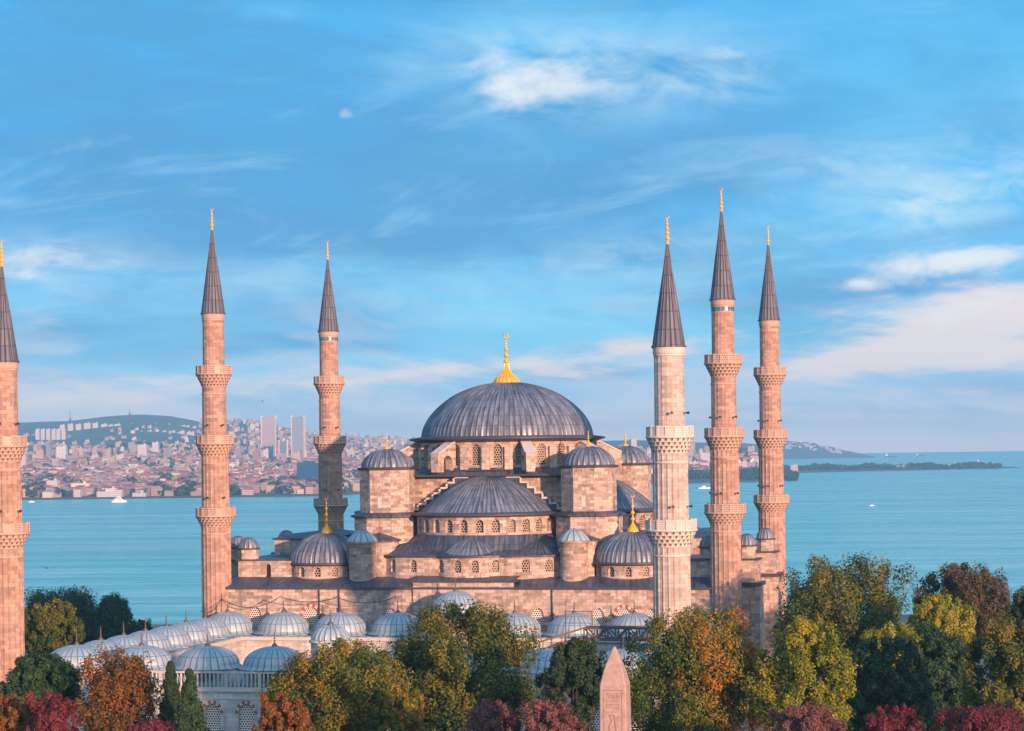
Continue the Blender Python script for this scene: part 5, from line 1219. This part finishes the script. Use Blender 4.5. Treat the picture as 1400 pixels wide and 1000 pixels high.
    block('spit_house', 1085, 636, 645, 10, 5750, (.46, .41, .39), 'pale house at the near end of the low spit behind the last minaret')
    for i, px in enumerate((1003, 1009, 1017, 1028, 1035)):
        block('shore_flats', px, 629 + (i % 3), 641, (5, 6, 8, 6, 5)[i], 5150, [(.66, .48, .44), (.74, .66, .62), (.62, .42, .40), (.76, .72, .70), (.66, .52, .48)][i], 'pinkish flats behind the wooded point between the two right minarets')['group'] = 'pink flats behind the wooded point'
    for i, px in enumerate((952, 957)): block('shore_flats', px, 636, 650, 5, 4900, (.76, .76, .76), 'white flats beside the marble minaret above the wooded point')['group'] = 'white flats by the wooded point'
    # island villages
    mb = MB(); tn = []
    for _ in range(110):
        px = r.uniform(1008, 1150); D = r.uniform(11750, 12300); prof = np.interp(px, [975, 1010, 1040, 1075, 1095, 1120, 1150, 1178, 1194], [50, 80, 83, 88, 88, 70, 42, 14, 0]); k = max(0, 1 - ((D - 12500) / 1050) ** 2); z = SEA_Z - 3 + (prof + 3) * k ** .8
        X, Y = ground_pt(lat(px, D), D); house_faces(mb, tn, X, Y, z - 1, r.uniform(9, 17), 10, r.uniform(4, 7), YAW, (.50, .47, .45), (.6, .5, .45), False)
    o = mb.build('island_houses', 'far_building'); set_tone(o, tn); stuff(o, 'white specks of houses on the hazy island hill', 'houses')
city()

def woods():
    # woods of the far shore: leaf clumps in one mass each
    r = np.random.default_rng(3)
    def mass(name, pts, label):
        V = []; n = len(pts); per = 26
        C = np.repeat(np.array([p[:3] for p in pts]), per, 0); R = np.repeat(np.array([p[3] for p in pts]), per); N = len(C)
        d = r.normal(size=(N, 3)); d /= np.linalg.norm(d, axis=1)[:, None]; P = C + d * (R * r.uniform(.5, 1, N) ** .5)[:, None] * np.array([1, 1, .8])
        nv = d + r.normal(size=(N, 3)) * .5; nv /= np.linalg.norm(nv, axis=1)[:, None]; t1 = np.cross(nv, r.normal(size=(N, 3))); t1 /= np.linalg.norm(t1, axis=1)[:, None]; t2 = np.cross(nv, t1); L = (R * .75)[:, None]
        V = np.stack([P - t1 * L * .5, P + t2 * L * .4, P + t1 * L * .5, P - t2 * L * .4], 1).reshape(-1, 3)
        me = bpy.data.meshes.new(name); me.from_pydata(V.tolist(), [], np.arange(N * 4).reshape(-1, 4).tolist())
        at = me.attributes.new('leafvar', 'FLOAT', 'FACE'); at.data.foreach_set('value', r.uniform(0.1, .9, N).astype(np.float32)); me.materials.append(M['leaf_dark'])
        o = bpy.data.objects.new(name, me); COL.objects.link(o); stuff(o, label, 'trees')
    pts = []
    while len(pts) < 900:
        D = r.uniform(3600, 4300) if r.random() < .55 else r.uniform(4300, 6000); px = r.uniform(30, 540); x = lat(px, D)
        if math.sin(px / 13.0 + D / 90) + math.sin(px / 31.0) < .15: continue
        if D < shore_D(x) + 25: continue
        X, Y = ground_pt(x, D); R = r.uniform(6, 11); pts.append((X, Y, far_z(x, D) + R * .6, R))
    mass('town_trees', pts, 'dark tree clumps scattered between the houses along the far left shore')
    pts = []
    while len(pts) < 420:
        px = r.uniform(925, 1092); D = r.uniform(4440, 4720); x = lat(px, D)
        if D < shore_D(x) + 20 or px > 1088: continue
        X, Y = ground_pt(x, D); R = r.uniform(5, 8); edge = min(1, (1092 - px) / 28); pts.append((X, Y, far_z(x, D) + r.uniform(.2, 1.3) * R * edge, R))
    mass('wooded_point', pts, 'dark wooded point of land behind the right hand minarets')
    pts = []
    while len(pts) < 520:
        px = r.uniform(1060, 1368); D = r.uniform(5950, 6350); 
        X, Y = ground_pt(lat(px, D), D); R = r.uniform(4.5, 8); pts.append((X, Y, SEA_Z + 3.5 + r.uniform(.3, 1.2 + .5 * math.sin(px / 11.0)) * R, R))
    mass('spit_trees', pts, 'line of dark trees along the low spit on the right')
    # wooded shoulder of the hill, lower left
    pts = []
    while len(pts) < 300:
        px = r.uniform(135, 262); D = r.uniform(6150, 6700); t_ = (px - 135) / 127
        X, Y = ground_pt(lat(px, D), D); R = r.uniform(8, 13); pts.append((X, Y, hgt(px, 616 - 9 * sin(pi * min(1, t_ * 1.05)) * r.uniform(0, 1), D), R))
    mass('hillside_wood', pts, 'dark wood on the lower shoulder of the far hill')
woods()

# ================================================================== BOATS AND BIRDS
def boat(name, label, px, py, lpx, kind, wake=0):
    D = (CAM.z - SEA_Z) * F_PX / (py - (613.5 - .0131 * (px - 703))); L = lpx * D / F_PX; X, Y = ground_pt(lat(px, D), D)
    root = empty(name, (X, Y, SEA_Z), label, 'boat', 'boats on the strait'); root.rotation_euler.z = YAW
    B = L * .24; hh = L * .11; mb = MB(); rows = []
    for k, wk in ((-.5, .7), (-.42, .95), (-.1, 1.0), (.25, .9), (.42, .5), (.5, .04)):
        x = k * L; w = B / 2 * wk; sh = hh * (1 + .5 * max(0, k))
        rows.append([(x, -w, sh), (x, -w * .75, -.4), (x, w * .75, -.4), (x, w, sh)])
    mb.grid(rows, False, 0); mb.face(rows[0]); 
    for a, b in zip(rows, rows[1:]): mb.face([a[0], b[0], b[3], a[3]])
    mb.build('hull', 'white_paint' if kind != 'ship' else 'lead_edge', root, world=False)
    mb = MB()
    if kind == 'ferry':
        mb.box(-.36 * L, .28 * L, -B * .4, B * .4, hh, hh * 2.0); mb.box(-.28 * L, .16 * L, -B * .32, B * .32, hh * 2.0, hh * 2.8); mb.box(-.02 * L, .10 * L, -B * .25, B * .25, hh * 2.8, hh * 3.4); mb.lathe([(L * .03, 0), (L * .025, hh * 1.5)], (-.12 * L, 0, hh * 2.8), 10)
    elif kind == 'ship':
        mb.box(-.44 * L, -.30 * L, -B * .4, B * .4, hh, hh * 2.6); mb.box(-.40 * L, -.34 * L, -B * .2, B * .2, hh * 2.6, hh * 3.3)
    else:
        mb.box(-.2 * L, .15 * L, -B * .3, B * .3, hh, hh * 2.0); mb.box(-.12 * L, .05 * L, -B * .25, B * .25, hh * 2.0, hh * 2.4)
    mb.build('cabin', 'white_paint', root, world=False)
    if kind == 'ferry':
        mb = MB(); 
        for z in (1.35, 2.3): mb.box(-.34 * L, .26 * L if z < 2 else .14 * L, -B * .41 if z < 2 else -B * .33, -B * .40 if z < 2 else -B * .32, hh * z, hh * (z + .3))
        mb.build('window_band', 'lead_edge', root, world=False)
    if wake:
        mb = MB(); mb.face([(-.45 * L, -.1 * B, .12), (-.45 * L, .1 * B, .12), (-wake * L, wake * L * .06 + .25 * B, .12), (-wake * L, wake * L * .06 - .25 * B, .12)]); mb.build('wake', 'foam', root, world=False)
    return D, X, Y, L
M['foam'] = flat('foam', (.62, .72, .72), .6)
boat('ferry_boat', 'white passenger ferry on the turquoise water near the far left shore', 162, 687, 20, 'ferry', 4)
boat('motor_boat', 'small dark hulled boat right of the white ferry', 204, 680.5, 9, 'ship')
boat('motor_boat', 'white motor boat between the marble minaret and its neighbour', 962, 668.5, 16, 'small', 2.5)
boat('motor_boat', 'small boat with a trailing wake on the right hand water', 1191, 692, 7, 'small', 15)
boat('cargo_ship', 'hazy cargo ship near the horizon, left one of two', 1218, 625.6, 16, 'ship')
boat('cargo_ship', 'hazy cargo ship near the horizon, right one of two', 1258, 624.2, 12, 'ship')
boat('motor_boat', 'moored white boat at the far shore beside the leftmost minaret', 42, 687, 9, 'small')
for lb, px, py, D, w in (('tiny dark bird flying low over the water at left', 62, 777, 300, .9), ('tiny dark bird in the pale sky between two left minarets', 360, 549, 320, .7)):
    X, Y = ground_pt(lat(px, D), D); mb = MB(); 
    mb.grid([[(-w, .05, .28), (-w * .5, .12, .2), (0, .15, 0), (w * .5, .12, .2), (w, .05, .28)], [(-w, -.08, .26), (-w * .5, -.15, .18), (0, -.2, -.02), (w * .5, -.15, .18), (w, -.08, .26)]], False)
    mb.tube([(0, .35, 0), (0, .1, .02), (0, -.25, 0), (0, -.42, -.02)], [.03, .09, .08, .03], 6)
    o = mb.build('bird', 'dark_metal'); o.location = (X, Y, hgt(px, py, D)); o.rotation_euler.z = YAW; tag(o, lb, 'bird')

# ================================================================== AIR
def haze():
    mb = MB()
    P = [ground_pt(x, D) for x, D in ((-9200, -400), (9200, -400), (9200, 17900), (-9200, 17900))]
    mb.prism(P, -46.0, 212.0)
    m = bpy.data.materials.new('air'); m.use_nodes = True; t = m.node_tree
    for n in list(t.nodes): t.nodes.remove(n)
    o = t.nodes.new('ShaderNodeOutputMaterial'); v = t.nodes.new('ShaderNodeVolumePrincipled')
    v.inputs['Color'].default_value = (0.28, 0.70, 1.0, 1); v.inputs['Density'].default_value = 9.0e-5; v.inputs['Anisotropy'].default_value = 0.0
    t.links.new(v.outputs[0], o.inputs['Volume']); M['air'] = m
    stuff(mb.build('haze', 'air'))
haze()
